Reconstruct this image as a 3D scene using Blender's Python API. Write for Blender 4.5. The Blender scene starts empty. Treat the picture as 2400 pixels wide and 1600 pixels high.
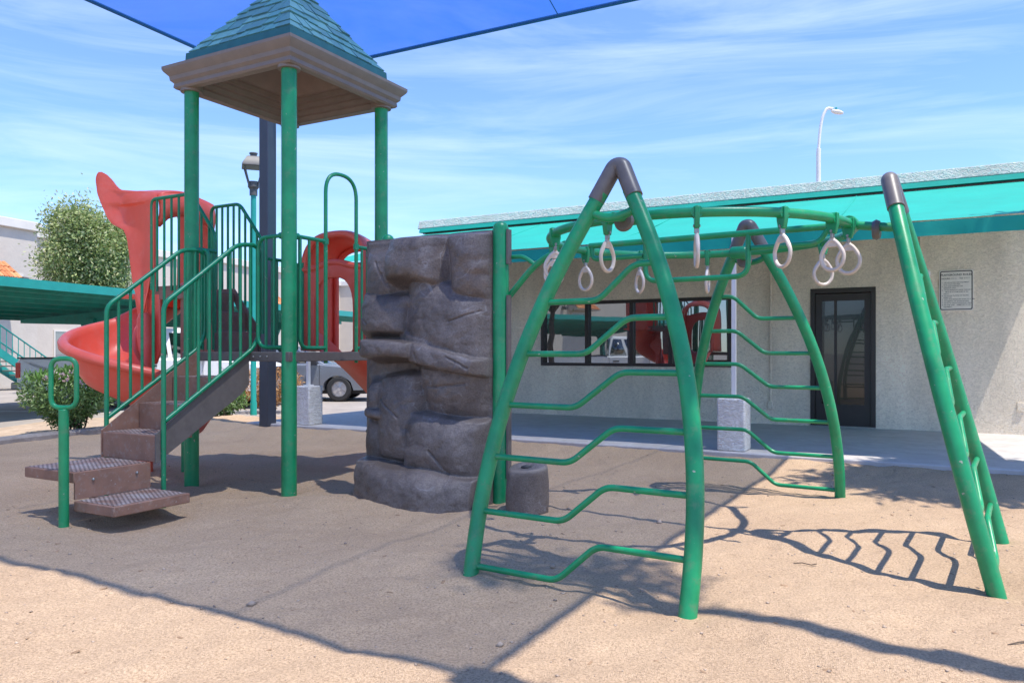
import bpy, bmesh, math, random
import numpy as np
from mathutils import Vector, Matrix
R = math.radians
rng = np.random.default_rng(7)
random.seed(7)
scene = bpy.context.scene
col = scene.collection

# ------------------------------------------------------------------ camera, sky, sun, exposure
cam = bpy.data.cameras.new('camera')
cam.sensor_width = 36.0
cam.lens = 27.55
cam.shift_y = 0.0102
cam.clip_start = 0.05
cam.clip_end = 2000
camo = bpy.data.objects.new('camera', cam)
camo.location = (0, 0, 1.18)
camo.rotation_euler = (R(90), 0, 0)
col.objects.link(camo)
scene.camera = camo

SUN = Vector((0.611, -0.513, 2.18)).normalized()
world = bpy.data.worlds.new('World')
scene.world = world
world.use_nodes = True
nt = world.node_tree
nt.nodes.clear()
wo = nt.nodes.new('ShaderNodeOutputWorld')
bg = nt.nodes.new('ShaderNodeBackground')
sky = nt.nodes.new('ShaderNodeTexSky')
sky.sky_type = 'NISHITA'
sky.sun_disc = False
sky.sun_elevation = math.asin(SUN.z)
sky.sun_rotation = math.atan2(SUN.x, SUN.y)
sky.air_density = 1.0
sky.dust_density = 0.15
sky.ozone_density = 3.0
tc = nt.nodes.new('ShaderNodeTexCoord')
mp = nt.nodes.new('ShaderNodeMapping')
mp.inputs['Rotation'].default_value = (R(6), R(8), R(35))
mp.inputs['Scale'].default_value = (1.1, 3.2, 11.0)
n1 = nt.nodes.new('ShaderNodeTexNoise')
n1.inputs['Scale'].default_value = 1.3
n1.inputs['Detail'].default_value = 9
n1.inputs['Roughness'].default_value = 0.62
n1.inputs['Distortion'].default_value = 0.7
cr = nt.nodes.new('ShaderNodeValToRGB')
cr.color_ramp.elements[0].position = 0.44
cr.color_ramp.elements[1].position = 0.78
cr.color_ramp.elements[0].color = (0, 0, 0, 1)
cr.color_ramp.elements[1].color = (0.34, 0.34, 0.34, 1)
mx = nt.nodes.new('ShaderNodeMix')
mx.data_type = 'RGBA'
mx.inputs['B'].default_value = (4.3, 4.8, 5.9, 1)
nt.links.new(tc.outputs['Generated'], mp.inputs['Vector'])
nt.links.new(mp.outputs['Vector'], n1.inputs['Vector'])
nt.links.new(n1.outputs['Fac'], cr.inputs['Fac'])
nt.links.new(cr.outputs['Color'], mx.inputs['Factor'])
tint = nt.nodes.new('ShaderNodeMix')
tint.data_type = 'RGBA'
tint.blend_type = 'MULTIPLY'
tint.inputs['Factor'].default_value = 1.0
tint.inputs['B'].default_value = (0.60, 0.69, 0.90, 1)
nt.links.new(sky.outputs['Color'], tint.inputs['A'])
nt.links.new(tint.outputs['Result'], mx.inputs['A'])
nt.links.new(mx.outputs['Result'], bg.inputs['Color'])
bg.inputs['Strength'].default_value = 0.105
nt.links.new(bg.outputs['Background'], wo.inputs['Surface'])

sun = bpy.data.lights.new('sun', 'SUN')
sun.energy = 2.2
sun.angle = R(0.55)
sun.color = (1.0, 0.95, 0.87)
suno = bpy.data.objects.new('sun', sun)
suno.rotation_euler = SUN.to_track_quat('Z', 'Y').to_euler()
suno.location = (5, -5, 20)
col.objects.link(suno)
vs = scene.view_settings
vs.view_transform = 'Standard'
vs.look = 'None'
vs.exposure = 1.62
vs.gamma = 1.0
vs.use_curve_mapping = False
scene.cycles.use_denoising = True
scene.cycles.max_bounces = 8
scene.cycles.transparent_max_bounces = 12
scene.cycles.sample_clamp_indirect = 6.0

# ------------------------------------------------------------------ materials
def newmat(name):
    m = bpy.data.materials.new(name)
    m.use_nodes = True
    t = m.node_tree
    b = t.nodes['Principled BSDF']
    return m, t, b

def mat(name, c, rough=0.5, var=0.15, scale=6.0, bump=0.0, bscale=60.0, metallic=0.0, c2=None, detail=6, spec=None, c2pos=(0.45, 0.7), coord='Object', chips=None):
    """noise-varied principled material; c2 = wear/dirt colour mixed in by a second noise"""
    m, t, b = newmat(name)
    N, L = t.nodes, t.links
    co = N.new('ShaderNodeTexCoord')
    nz = N.new('ShaderNodeTexNoise')
    nz.inputs['Scale'].default_value = scale
    nz.inputs['Detail'].default_value = detail
    nz.inputs['Roughness'].default_value = 0.6
    L.new(co.outputs[coord], nz.inputs['Vector'])
    rp = N.new('ShaderNodeValToRGB')
    e = rp.color_ramp.elements
    e[0].position, e[1].position = 0.3, 0.7
    e[0].color = tuple(x * (1 - var) for x in c) + (1,)
    e[1].color = tuple(min(1, x * (1 + var)) for x in c) + (1,)
    L.new(nz.outputs['Fac'], rp.inputs['Fac'])
    out = rp.outputs['Color']
    if c2 is not None:
        n2 = N.new('ShaderNodeTexNoise')
        n2.inputs['Scale'].default_value = scale * 2.7
        n2.inputs['Detail'].default_value = 10
        n2.inputs['Roughness'].default_value = 0.7
        L.new(co.outputs[coord], n2.inputs['Vector'])
        r2 = N.new('ShaderNodeValToRGB')
        r2.color_ramp.elements[0].position, r2.color_ramp.elements[1].position = c2pos
        L.new(n2.outputs['Fac'], r2.inputs['Fac'])
        mm = N.new('ShaderNodeMix')
        mm.data_type = 'RGBA'
        L.new(r2.outputs['Color'], mm.inputs['Factor'])
        L.new(out, mm.inputs['A'])
        mm.inputs['B'].default_value = tuple(c2) + (1,)
        out = mm.outputs['Result']
    if chips is not None:
        cn = N.new('ShaderNodeTexNoise')
        cn.inputs['Scale'].default_value = chips[1]
        cn.inputs['Detail'].default_value = 3
        L.new(co.outputs[coord], cn.inputs['Vector'])
        cm = N.new('ShaderNodeValToRGB')
        cm.color_ramp.elements[0].position, cm.color_ramp.elements[1].position = chips[2], chips[2] + 0.02
        L.new(cn.outputs['Fac'], cm.inputs['Fac'])
        ck = N.new('ShaderNodeMix')
        ck.data_type = 'RGBA'
        L.new(cm.outputs['Color'], ck.inputs['Factor'])
        L.new(out, ck.inputs['A'])
        ck.inputs['B'].default_value = tuple(chips[0]) + (1,)
        out = ck.outputs['Result']
    L.new(out, b.inputs['Base Color'])
    mr = N.new('ShaderNodeMapRange')
    mr.inputs['To Min'].default_value = max(0.02, rough - 0.1)
    mr.inputs['To Max'].default_value = min(1, rough + 0.1)
    L.new(nz.outputs['Fac'], mr.inputs['Value'])
    L.new(mr.outputs['Result'], b.inputs['Roughness'])
    b.inputs['Metallic'].default_value = metallic
    if spec is not None:
        b.inputs['Specular IOR Level'].default_value = spec
    if bump > 0:
        nb = N.new('ShaderNodeTexNoise')
        nb.inputs['Scale'].default_value = bscale
        nb.inputs['Detail'].default_value = 6
        L.new(co.outputs[coord], nb.inputs['Vector'])
        bp = N.new('ShaderNodeBump')
        bp.inputs['Strength'].default_value = 0.8
        bp.inputs['Distance'].default_value = bump
        L.new(nb.outputs['Fac'], bp.inputs['Height'])
        L.new(bp.outputs['Normal'], b.inputs['Normal'])
    return m

M = {}
M['green'] = mat('green powder coat', (0.008, 0.265, 0.10), 0.36, 0.22, 5, c2=(0.075, 0.24, 0.11), c2pos=(0.53, 0.70), bump=0.0006, bscale=160, chips=((0.30, 0.36, 0.28), 26, 0.715))
M['greenrail'] = mat('green powder coat rails', (0.004, 0.225, 0.095), 0.35, 0.16, 7, c2=(0.05, 0.10, 0.055), c2pos=(0.55, 0.78), bump=0.0006, bscale=160, chips=((0.24, 0.27, 0.2), 34, 0.70))
M['red'] = mat('red moulded plastic', (0.85, 0.125, 0.075), 0.40, 0.07, 2.5, c2=(0.86, 0.20, 0.145), c2pos=(0.5, 0.8), bump=0.0008, bscale=90)
M['brown'] = mat('brown coated steel step', (0.27, 0.142, 0.095), 0.62, 0.18, 8, c2=(0.32, 0.25, 0.21), c2pos=(0.52, 0.8), bump=0.0008, bscale=200, chips=((0.34, 0.27, 0.23), 30, 0.70))
M['deckgrey'] = mat('grey brown deck coating', (0.13, 0.108, 0.095), 0.6, 0.15, 9, c2=(0.15, 0.13, 0.11), bump=0.0006, bscale=200)
M['darkgrey'] = mat('dark grey steel', (0.055, 0.062, 0.08), 0.5, 0.12, 6, bump=0.0005, bscale=120)
M['cap'] = mat('grey cast cap', (0.13, 0.115, 0.108), 0.42, 0.2, 9, c2=(0.15, 0.10, 0.06), c2pos=(0.6, 0.8))
M['steel'] = mat('worn steel', (0.35, 0.34, 0.32), 0.4, 0.2, 20, metallic=0.7)
M['ring'] = mat('cream plastic ring', (0.62, 0.53, 0.45), 0.38, 0.1, 12, c2=(0.5, 0.36, 0.26), c2pos=(0.6, 0.85))
M['beige'] = mat('tan moulded plastic', (0.21, 0.172, 0.142), 0.55, 0.12, 6, bump=0.0015, bscale=150)
M['shingle'] = [mat('teal roof plastic %d' % i, c, 0.6, 0.14, 9, bump=0.0012, bscale=140) for i, c in enumerate([(0.075, 0.235, 0.245), (0.065, 0.19, 0.205), (0.11, 0.285, 0.285)])]
M['shingledark'] = mat('dark shingle joints', (0.02, 0.125, 0.14), 0.7, 0.15, 9)
M['rock'] = None
M['teal'] = mat('teal painted metal', (0.012, 0.30, 0.26), 0.45, 0.1, 3, bump=0.0006, bscale=80)
M['tealdark'] = mat('dark teal carport steel', (0.012, 0.27, 0.21), 0.5, 0.15, 3, c2=(0.02, 0.2, 0.16))
M['awning'] = mat('turquoise awning cloth', (0.0, 0.325, 0.255), 0.75, 0.08, 1.6, bump=0.012, bscale=4)
M['whitepaint'] = mat('white paint', (0.72, 0.70, 0.67), 0.5, 0.06, 5)
M['blackframe'] = mat('dark bronze frame', (0.03, 0.023, 0.02), 0.4, 0.15, 9)
M['concrete'] = mat('grey painted concrete', (0.50, 0.465, 0.44), 0.7, 0.10, 2.2, bump=0.002, bscale=60, c2=(0.40, 0.36, 0.335))
M['kerb'] = mat('kerb concrete', (0.34, 0.29, 0.25), 0.85, 0.15, 3, bump=0.004, bscale=50, c2=(0.24, 0.2, 0.17))
M['asphalt'] = mat('sun bleached asphalt', (0.33, 0.29, 0.255), 0.9, 0.12, 0.6, bump=0.004, bscale=45, c2=(0.24, 0.21, 0.19))
M['dirt'] = mat('dry tan dirt', (0.44, 0.33, 0.23), 0.95, 0.2, 3, bump=0.01, bscale=30, c2=(0.30, 0.21, 0.14))
M['gravel'] = mat('grey brown gravel', (0.22, 0.18, 0.15), 0.95, 0.45, 30, bump=0.02, bscale=40)
M['apart'] = mat('cream apartment stucco', (0.56, 0.50, 0.43), 0.9, 0.05, 1.5, bump=0.01, bscale=7)
M['aparttrim'] = mat('pale cornice stucco', (0.68, 0.64, 0.58), 0.9, 0.05, 2)
M['tile'] = [mat('clay roof tile %d' % i, c, 0.8, 0.15, 5) for i, c in enumerate([(0.55, 0.20, 0.08), (0.48, 0.16, 0.06), (0.60, 0.26, 0.11)])]
M['truck'] = mat('white truck paint', (0.88, 0.89, 0.91), 0.28, 0.03, 2, spec=0.6)
M['silver'] = mat('silver car paint', (0.22, 0.24, 0.27), 0.25, 0.04, 2, metallic=0.4)
M['tyre'] = mat('tyre rubber', (0.025, 0.025, 0.026), 0.8, 0.2, 15)
M['rim'] = mat('alloy wheel', (0.55, 0.55, 0.56), 0.3, 0.08, 9, metallic=0.6)
M['redlamp'] = mat('red lamp lens', (0.85, 0.06, 0.03), 0.2, 0.1, 9)
M['clearlamp'] = mat('clear lamp lens', (0.65, 0.66, 0.68), 0.12, 0.05, 9)
M['blackplastic'] = mat('black plastic', (0.02, 0.02, 0.022), 0.6, 0.1, 9)
M['lantern'] = mat('grey lantern metal', (0.10, 0.097, 0.095), 0.5, 0.15, 8)
M['sign'] = mat('aged white sign', (0.82, 0.76, 0.68), 0.5, 0.07, 5)
M['ink'] = mat('black print', (0.02, 0.02, 0.02), 0.6, 0.1, 9)
M['inkfade'] = mat('faded print', (0.40, 0.37, 0.33), 0.6, 0.1, 9)
M['bark'] = mat('rough bark', (0.10, 0.072, 0.05), 0.9, 0.3, 6, bump=0.02, bscale=14)
M['chip'] = mat('wood chip', (0.30, 0.19, 0.11), 0.9, 0.35, 20)
M['pebble'] = mat('small stones', (0.38, 0.29, 0.22), 0.9, 0.5, 3)

def leafmat(name, cols, trans=0.35):
    m, t, b = newmat(name)
    N, L = t.nodes, t.links
    gi = N.new('ShaderNodeNewGeometry')
    rp = N.new('ShaderNodeValToRGB')
    e = rp.color_ramp.elements
    e[0].color = cols[0] + (1,)
    e[1].color = cols[-1] + (1,)
    for k in range(1, len(cols) - 1):
        x = rp.color_ramp.elements.new(k / (len(cols) - 1))
        x.color = cols[k] + (1,)
    L.new(gi.outputs['Random Per Island'], rp.inputs['Fac'])
    L.new(rp.outputs['Color'], b.inputs['Base Color'])
    b.inputs['Roughness'].default_value = 0.5
    tr = N.new('ShaderNodeBsdfTranslucent')
    L.new(rp.outputs['Color'], tr.inputs['Color'])
    ms = N.new('ShaderNodeMixShader')
    ms.inputs['Fac'].default_value = trans
    L.new(b.outputs['BSDF'], ms.inputs[1])
    L.new(tr.outputs['BSDF'], ms.inputs[2])
    L.new(ms.outputs['Shader'], N['Material Output'].inputs['Surface'])
    return m
M['leaf'] = leafmat('olive green leaves', [(0.15, 0.21, 0.06), (0.28, 0.36, 0.12), (0.42, 0.48, 0.20), (0.58, 0.55, 0.32)])
M['bushleaf'] = leafmat('oleander leaves', [(0.05, 0.11, 0.03), (0.10, 0.19, 0.05), (0.17, 0.28, 0.09), (0.26, 0.36, 0.15)], 0.25)
M['bushtop'] = leafmat('bright new leaves', [(0.09, 0.20, 0.04), (0.15, 0.30, 0.06), (0.2, 0.34, 0.1)], 0.4)
M['dryleaf'] = leafmat('dry brown leaves', [(0.26, 0.12, 0.04), (0.42, 0.22, 0.08), (0.5, 0.3, 0.13)], 0.2)
M['flower'] = leafmat('pink flowers', [(0.7, 0.45, 0.5), (0.75, 0.6, 0.62)], 0.3)

def stucco(name, c, depth=0.012, scale=9.0, stretch=(1, 1, 1.6), c2=None):
    m, t, b = newmat(name)
    N, L = t.nodes, t.links
    co = N.new('ShaderNodeTexCoord')
    mpn = N.new('ShaderNodeMapping')
    mpn.inputs['Scale'].default_value = stretch
    L.new(co.outputs['Object'], mpn.inputs['Vector'])
    nz = N.new('ShaderNodeTexNoise')
    nz.inputs['Scale'].default_value = scale
    nz.inputs['Detail'].default_value = 7
    nz.inputs['Roughness'].default_value = 0.6
    nz.inputs['Distortion'].default_value = 1.4
    L.new(mpn.outputs['Vector'], nz.inputs['Vector'])
    n2 = N.new('ShaderNodeTexNoise')
    n2.inputs['Scale'].default_value = 0.9
    n2.inputs['Detail'].default_value = 7
    ms_ = N.new('ShaderNodeMapping')
    ms_.inputs['Scale'].default_value = (2.4, 2.4, 0.7)
    L.new(co.outputs['Object'], ms_.inputs['Vector'])
    L.new(ms_.outputs['Vector'], n2.inputs['Vector'])
    rp = N.new('ShaderNodeValToRGB')
    e = rp.color_ramp.elements
    e[0].position, e[1].position = 0.35, 0.65
    e[0].color = tuple(x * 0.86 for x in c) + (1,)
    e[1].color = tuple(x * 1.08 for x in c) + (1,)
    L.new(n2.outputs['Fac'], rp.inputs['Fac'])
    out = rp.outputs['Color']
    rt = N.new('ShaderNodeValToRGB')  # relief shading painted into the colour: bump hollows darker, raised parts lighter
    rt.color_ramp.elements[0].position = 0.36
    rt.color_ramp.elements[1].position = 0.56
    rt.color_ramp.elements[0].color = (0.84, 0.83, 0.82, 1)
    rt.color_ramp.elements[1].color = (1.06, 1.06, 1.06, 1)
    L.new(nz.outputs['Fac'], rt.inputs['Fac'])
    mt_ = N.new('ShaderNodeMix')
    mt_.data_type = 'RGBA'
    mt_.blend_type = 'MULTIPLY'
    mt_.inputs['Factor'].default_value = 1.0
    L.new(out, mt_.inputs['A'])
    L.new(rt.outputs['Color'], mt_.inputs['B'])
    out = mt_.outputs['Result']
    if c2:
        r2 = N.new('ShaderNodeValToRGB')
        r2.color_ramp.elements[0].position = 0.50
        r2.color_ramp.elements[1].position = 0.58
        L.new(nz.outputs['Fac'], r2.inputs['Fac'])
        mm = N.new('ShaderNodeMix')
        mm.data_type = 'RGBA'
        L.new(r2.outputs['Color'], mm.inputs['Factor'])
        L.new(out, mm.inputs['A'])
        mm.inputs['B'].default_value = c2 + (1,)
        out = mm.outputs['Result']
    L.new(out, b.inputs['Base Color'])
    b.inputs['Roughness'].default_value = 0.92
    r3 = N.new('ShaderNodeValToRGB')
    r3.color_ramp.elements[0].position = 0.38
    r3.color_ramp.elements[1].position = 0.6
    L.new(nz.outputs['Fac'], r3.inputs['Fac'])
    bp = N.new('ShaderNodeBump')
    bp.inputs['Strength'].default_value = 0.75
    bp.inputs['Distance'].default_value = depth
    L.new(r3.outputs['Color'], bp.inputs['Height'])
    L.new(bp.outputs['Normal'], b.inputs['Normal'])
    return m
M['stucco'] = stucco('tan skip trowel stucco', (0.93, 0.80, 0.635), 0.008, 26, (1, 1, 1.5))
M['pier'] = stucco('white rough stucco', (0.80, 0.77, 0.72), 0.016, 16, (1, 1, 2.2))
M['parapet'] = stucco('pale grey green rough stucco', (0.56, 0.61, 0.57), 0.02, 15, (1, 1, 1.6), (0.40, 0.53, 0.49))

def glass_dark(name, tint=(0.012, 0.013, 0.014), fac=0.42):
    m, t, b = newmat(name)
    N, L = t.nodes, t.links
    b.inputs['Base Color'].default_value = tint + (1,)
    b.inputs['Roughness'].default_value = 0.15
    g = N.new('ShaderNodeBsdfGlossy')
    g.inputs['Roughness'].default_value = 0.015
    g.inputs['Color'].default_value = (0.85, 0.9, 0.9, 1)
    lw = N.new('ShaderNodeTexNoise')
    lw.inputs['Scale'].default_value = 0.7
    bp = N.new('ShaderNodeBump')
    bp.inputs['Distance'].default_value = 0.004
    bp.inputs['Strength'].default_value = 0.4
    L.new(lw.outputs['Fac'], bp.inputs['Height'])
    L.new(bp.outputs['Normal'], g.inputs['Normal'])
    ms = N.new('ShaderNodeMixShader')
    ms.inputs['Fac'].default_value = fac
    L.new(b.outputs['BSDF'], ms.inputs[1])
    L.new(g.outputs['BSDF'], ms.inputs[2])
    L.new(ms.outputs['Shader'], N['Material Output'].inputs['Surface'])
    return m
M['glass'] = glass_dark('reflective dark window glass', fac=0.30)
M['doorglass'] = glass_dark('dark door glass', (0.006, 0.006, 0.007), fac=0.03)
M['carglass'] = glass_dark('tinted car glass', fac=0.22)
M['apartglass'] = glass_dark('apartment window glass', (0.16, 0.16, 0.17), 0.15)

def canopy_mat():
    m, t, b = newmat('blue knitted shade cloth')
    N, L = t.nodes, t.links
    co = N.new('ShaderNodeTexCoord')
    wv = N.new('ShaderNodeTexNoise')
    wv.inputs['Scale'].default_value = 3
    wv.inputs['Detail'].default_value = 8
    L.new(co.outputs['Object'], wv.inputs['Vector'])
    rp = N.new('ShaderNodeValToRGB')
    rp.color_ramp.elements[0].color = (0.0, 0.10, 0.55, 1)
    rp.color_ramp.elements[1].color = (0.0, 0.13, 0.68, 1)
    L.new(wv.outputs['Fac'], rp.inputs['Fac'])
    d = N.new('ShaderNodeBsdfDiffuse')
    L.new(rp.outputs['Color'], d.inputs['Color'])
    tr = N.new('ShaderNodeBsdfTranslucent')
    L.new(rp.outputs['Color'], tr.inputs['Color'])
    tp = N.new('ShaderNodeBsdfTransparent')
    tp.inputs['Color'].default_value = (0.76, 0.82, 0.92, 1)
    ms = N.new('ShaderNodeMixShader')
    ms.inputs['Fac'].default_value = 0.55
    L.new(d.outputs['BSDF'], ms.inputs[1])
    L.new(tr.outputs['BSDF'], ms.inputs[2])
    m2 = N.new('ShaderNodeMixShader')
    m2.inputs['Fac'].default_value = 0.44
    L.new(ms.outputs['Shader'], m2.inputs[1])
    L.new(tp.outputs['BSDF'], m2.inputs[2])
    L.new(m2.outputs['Shader'], N['Material Output'].inputs['Surface'])
    return m
M['canopy'] = canopy_mat()
M['hem'] = mat('dark blue hem', (0.005, 0.10, 0.26), 0.7, 0.1, 5)

def sand_mat():
    m, t, b = newmat('coarse tan playground sand')
    N, L = t.nodes, t.links
    co = N.new('ShaderNodeTexCoord')
    big = N.new('ShaderNodeTexNoise')
    big.inputs['Scale'].default_value = 0.9
    big.inputs['Detail'].default_value = 6
    grain = N.new('ShaderNodeTexNoise')
    grain.inputs['Scale'].default_value = 95
    grain.inputs['Detail'].default_value = 4
    grain.inputs['Roughness'].default_value = 0.75
    vor = N.new('ShaderNodeTexVoronoi')
    vor.inputs['Scale'].default_value = 230
    for n in (big, grain, vor):
        L.new(co.outputs['Object'], n.inputs['Vector'])
    rp = N.new('ShaderNodeValToRGB')
    e = rp.color_ramp.elements
    e[0].position, e[1].position = 0.3, 0.72
    e[0].color = (0.52, 0.362, 0.232, 1)
    e[1].color = (0.625, 0.447, 0.29, 1)
    L.new(big.outputs['Fac'], rp.inputs['Fac'])
    rg = N.new('ShaderNodeValToRGB')
    g = rg.color_ramp.elements
    g[0].position, g[1].position = 0.30, 0.58
    g[0].color = (0.46, 0.42, 0.40, 1)
    g[1].color = (1.15, 1.15, 1.15, 1)
    L.new(grain.outputs['Fac'], rg.inputs['Fac'])
    mm = N.new('ShaderNodeMix')
    mm.data_type = 'RGBA'
    mm.blend_type = 'MULTIPLY'
    mm.inputs['Factor'].default_value = 0.85
    L.new(rp.outputs['Color'], mm.inputs['A'])
    L.new(rg.outputs['Color'], mm.inputs['B'])
    L.new(mm.outputs['Result'], b.inputs['Base Color'])
    b.inputs['Roughness'].default_value = 0.95
    b.inputs['Specular IOR Level'].default_value = 0.2
    ad = N.new('ShaderNodeMath')
    ad.operation = 'ADD'
    L.new(grain.outputs['Fac'], ad.inputs[0])
    L.new(vor.outputs['Distance'], ad.inputs[1])
    bp = N.new('ShaderNodeBump')
    bp.inputs['Strength'].default_value = 0.8
    bp.inputs['Distance'].default_value = 0.009
    L.new(ad.outputs['Value'], bp.inputs['Height'])
    L.new(bp.outputs['Normal'], b.inputs['Normal'])
    return m
M['sand'] = sand_mat()

def rock_mat():
    m, t, b = newmat('brown grey moulded rock')
    N, L = t.nodes, t.links
    co = N.new('ShaderNodeTexCoord')
    a = N.new('ShaderNodeTexNoise')
    a.inputs['Scale'].default_value = 3.2
    a.inputs['Detail'].default_value = 8
    a.inputs['Roughness'].default_value = 0.62
    f = N.new('ShaderNodeTexNoise')
    f.inputs['Scale'].default_value = 85
    f.inputs['Detail'].default_value = 6
    f.inputs['Roughness'].default_value = 0.7
    cr = N.new('ShaderNodeTexNoise')
    cr.inputs['Scale'].default_value = 2.0
    cr.inputs['Detail'].default_value = 3
    cr.inputs['Distortion'].default_value = 0.9
    for n in (a, f, cr):
        L.new(co.outputs['Object'], n.inputs['Vector'])
    rp = N.new('ShaderNodeValToRGB')
    e = rp.color_ramp.elements
    e[0].position, e[1].position = 0.34, 0.68
    e[0].color = (0.098, 0.076, 0.066, 1)
    e[1].color = (0.19, 0.155, 0.14, 1)
    L.new(a.outputs['Fac'], rp.inputs['Fac'])
    # pale scuff lines where the noise crosses one level
    s = N.new('ShaderNodeMath'); s.operation = 'SUBTRACT'; s.inputs[1].default_value = 0.5
    ab = N.new('ShaderNodeMath'); ab.operation = 'ABSOLUTE'
    L.new(cr.outputs['Fac'], s.inputs[0]); L.new(s.outputs[0], ab.inputs[0])
    r2 = N.new('ShaderNodeValToRGB')
    r2.color_ramp.elements[0].position = 0.0
    r2.color_ramp.elements[0].color = (1, 1, 1, 1)
    r2.color_ramp.elements[1].position = 0.007
    r2.color_ramp.elements[1].color = (0, 0, 0, 1)
    L.new(ab.outputs[0], r2.inputs['Fac'])
    r4 = N.new('ShaderNodeMath'); r4.operation = 'MULTIPLY'
    r5 = N.new('ShaderNodeValToRGB'); r5.color_ramp.elements[0].position = 0.5; r5.color_ramp.elements[1].position = 0.62
    L.new(a.outputs['Fac'], r5.inputs['Fac'])
    L.new(r2.outputs['Color'], r4.inputs[0]); L.new(r5.outputs['Color'], r4.inputs[1])
    mm = N.new('ShaderNodeMix'); mm.data_type = 'RGBA'
    L.new(r4.outputs[0], mm.inputs['Factor'])
    rgn = N.new('ShaderNodeValToRGB')
    rgn.color_ramp.elements[0].position, rgn.color_ramp.elements[1].position = 0.34, 0.62
    rgn.color_ramp.elements[0].color = (0.68, 0.67, 0.66, 1)
    rgn.color_ramp.elements[1].color = (1.25, 1.24, 1.22, 1)
    L.new(f.outputs['Fac'], rgn.inputs['Fac'])
    gm = N.new('ShaderNodeMix'); gm.data_type = 'RGBA'; gm.blend_type = 'MULTIPLY'
    gm.inputs['Factor'].default_value = 1.0
    L.new(rp.outputs['Color'], gm.inputs['A'])
    L.new(rgn.outputs['Color'], gm.inputs['B'])
    L.new(gm.outputs['Result'], mm.inputs['A'])
    mm.inputs['B'].default_value = (0.27, 0.25, 0.25, 1)
    geo = N.new('ShaderNodeNewGeometry')
    pr = N.new('ShaderNodeValToRGB')
    pr.color_ramp.elements[0].position = 0.515
    pr.color_ramp.elements[1].position = 0.60
    pr.color_ramp.elements[1].color = (0.75, 0.75, 0.75, 1)
    L.new(geo.outputs['Pointiness'], pr.inputs['Fac'])
    wm = N.new('ShaderNodeMix'); wm.data_type = 'RGBA'
    L.new(pr.outputs['Color'], wm.inputs['Factor'])
    L.new(mm.outputs['Result'], wm.inputs['A'])
    wm.inputs['B'].default_value = (0.30, 0.25, 0.21, 1)
    L.new(wm.outputs['Result'], b.inputs['Base Color'])
    b.inputs['Roughness'].default_value = 0.33
    bp = N.new('ShaderNodeBump')
    bp.inputs['Strength'].default_value = 0.8
    bp.inputs['Distance'].default_value = 0.008
    L.new(f.outputs['Fac'], bp.inputs['Height'])
    L.new(bp.outputs['Normal'], b.inputs['Normal'])
    return m
M['rock'] = rock_mat()

def tread_mat():
    """brown coated tread with rows of punched slots"""
    m, t, b = newmat('punched brown tread')
    N, L = t.nodes, t.links
    co = N.new('ShaderNodeTexCoord')
    mpn = N.new('ShaderNodeMapping')
    mpn.inputs['Rotation'].default_value = (0, 0, R(45))
    mpn.inputs['Scale'].default_value = (25, 44, 0)
    L.new(co.outputs['Object'], mpn.inputs['Vector'])
    vo = N.new('ShaderNodeTexVoronoi')
    vo.inputs['Scale'].default_value = 1.0
    vo.inputs['Randomness'].default_value = 0.0
    L.new(mpn.outputs['Vector'], vo.inputs['Vector'])
    rp = N.new('ShaderNodeValToRGB')
    rp.color_ramp.elements[0].position = 0.24
    rp.color_ramp.elements[1].position = 0.30
    L.new(vo.outputs['Distance'], rp.inputs['Fac'])
    nz = N.new('ShaderNodeTexNoise')
    nz.inputs['Scale'].default_value = 7
    nz.inputs['Detail'].default_value = 8
    L.new(co.outputs['Object'], nz.inputs['Vector'])
    r2 = N.new('ShaderNodeValToRGB')
    r2.color_ramp.elements[0].color = (0.27, 0.155, 0.112, 1)
    r2.color_ramp.elements[1].color = (0.40, 0.34, 0.31, 1)
    r2.color_ramp.elements[0].position = 0.35
    r2.color_ramp.elements[1].position = 0.7
    L.new(nz.outputs['Fac'], r2.inputs['Fac'])
    mm = N.new('ShaderNodeMix'); mm.data_type = 'RGBA'
    L.new(rp.outputs['Color'], mm.inputs['Factor'])
    mm.inputs['A'].default_value = (0.055, 0.035, 0.028, 1)
    L.new(r2.outputs['Color'], mm.inputs['B'])
    L.new(mm.outputs['Result'], b.inputs['Base Color'])
    b.inputs['Roughness'].default_value = 0.6
    bp = N.new('ShaderNodeBump'); bp.inputs['Distance'].default_value = 0.006
    L.new(rp.outputs['Color'], bp.inputs['Height'])
    L.new(bp.outputs['Normal'], b.inputs['Normal'])
    return m
M['tread'] = tread_mat()

# ------------------------------------------------------------------ mesh helpers
def fillet(pts, r, n=5, closed=False):
    """round the corners of a polyline"""
    P = [Vector(p) for p in pts]
    out = []
    m = len(P)
    for i in range(m):
        if not closed and i in (0, m - 1):
            out.append(P[i]); continue
        a, b, c = P[i - 1], P[i], P[(i + 1) % m]
        rr = min(r, (a - b).length * 0.48, (c - b).length * 0.48)
        p0 = b + (a - b).normalized() * rr
        p1 = b + (c - b).normalized() * rr
        for k in range(n + 1):
            t = k / n
            out.append((1 - t) ** 2 * p0 + 2 * t * (1 - t) * b + t * t * p1)
    return out

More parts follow.
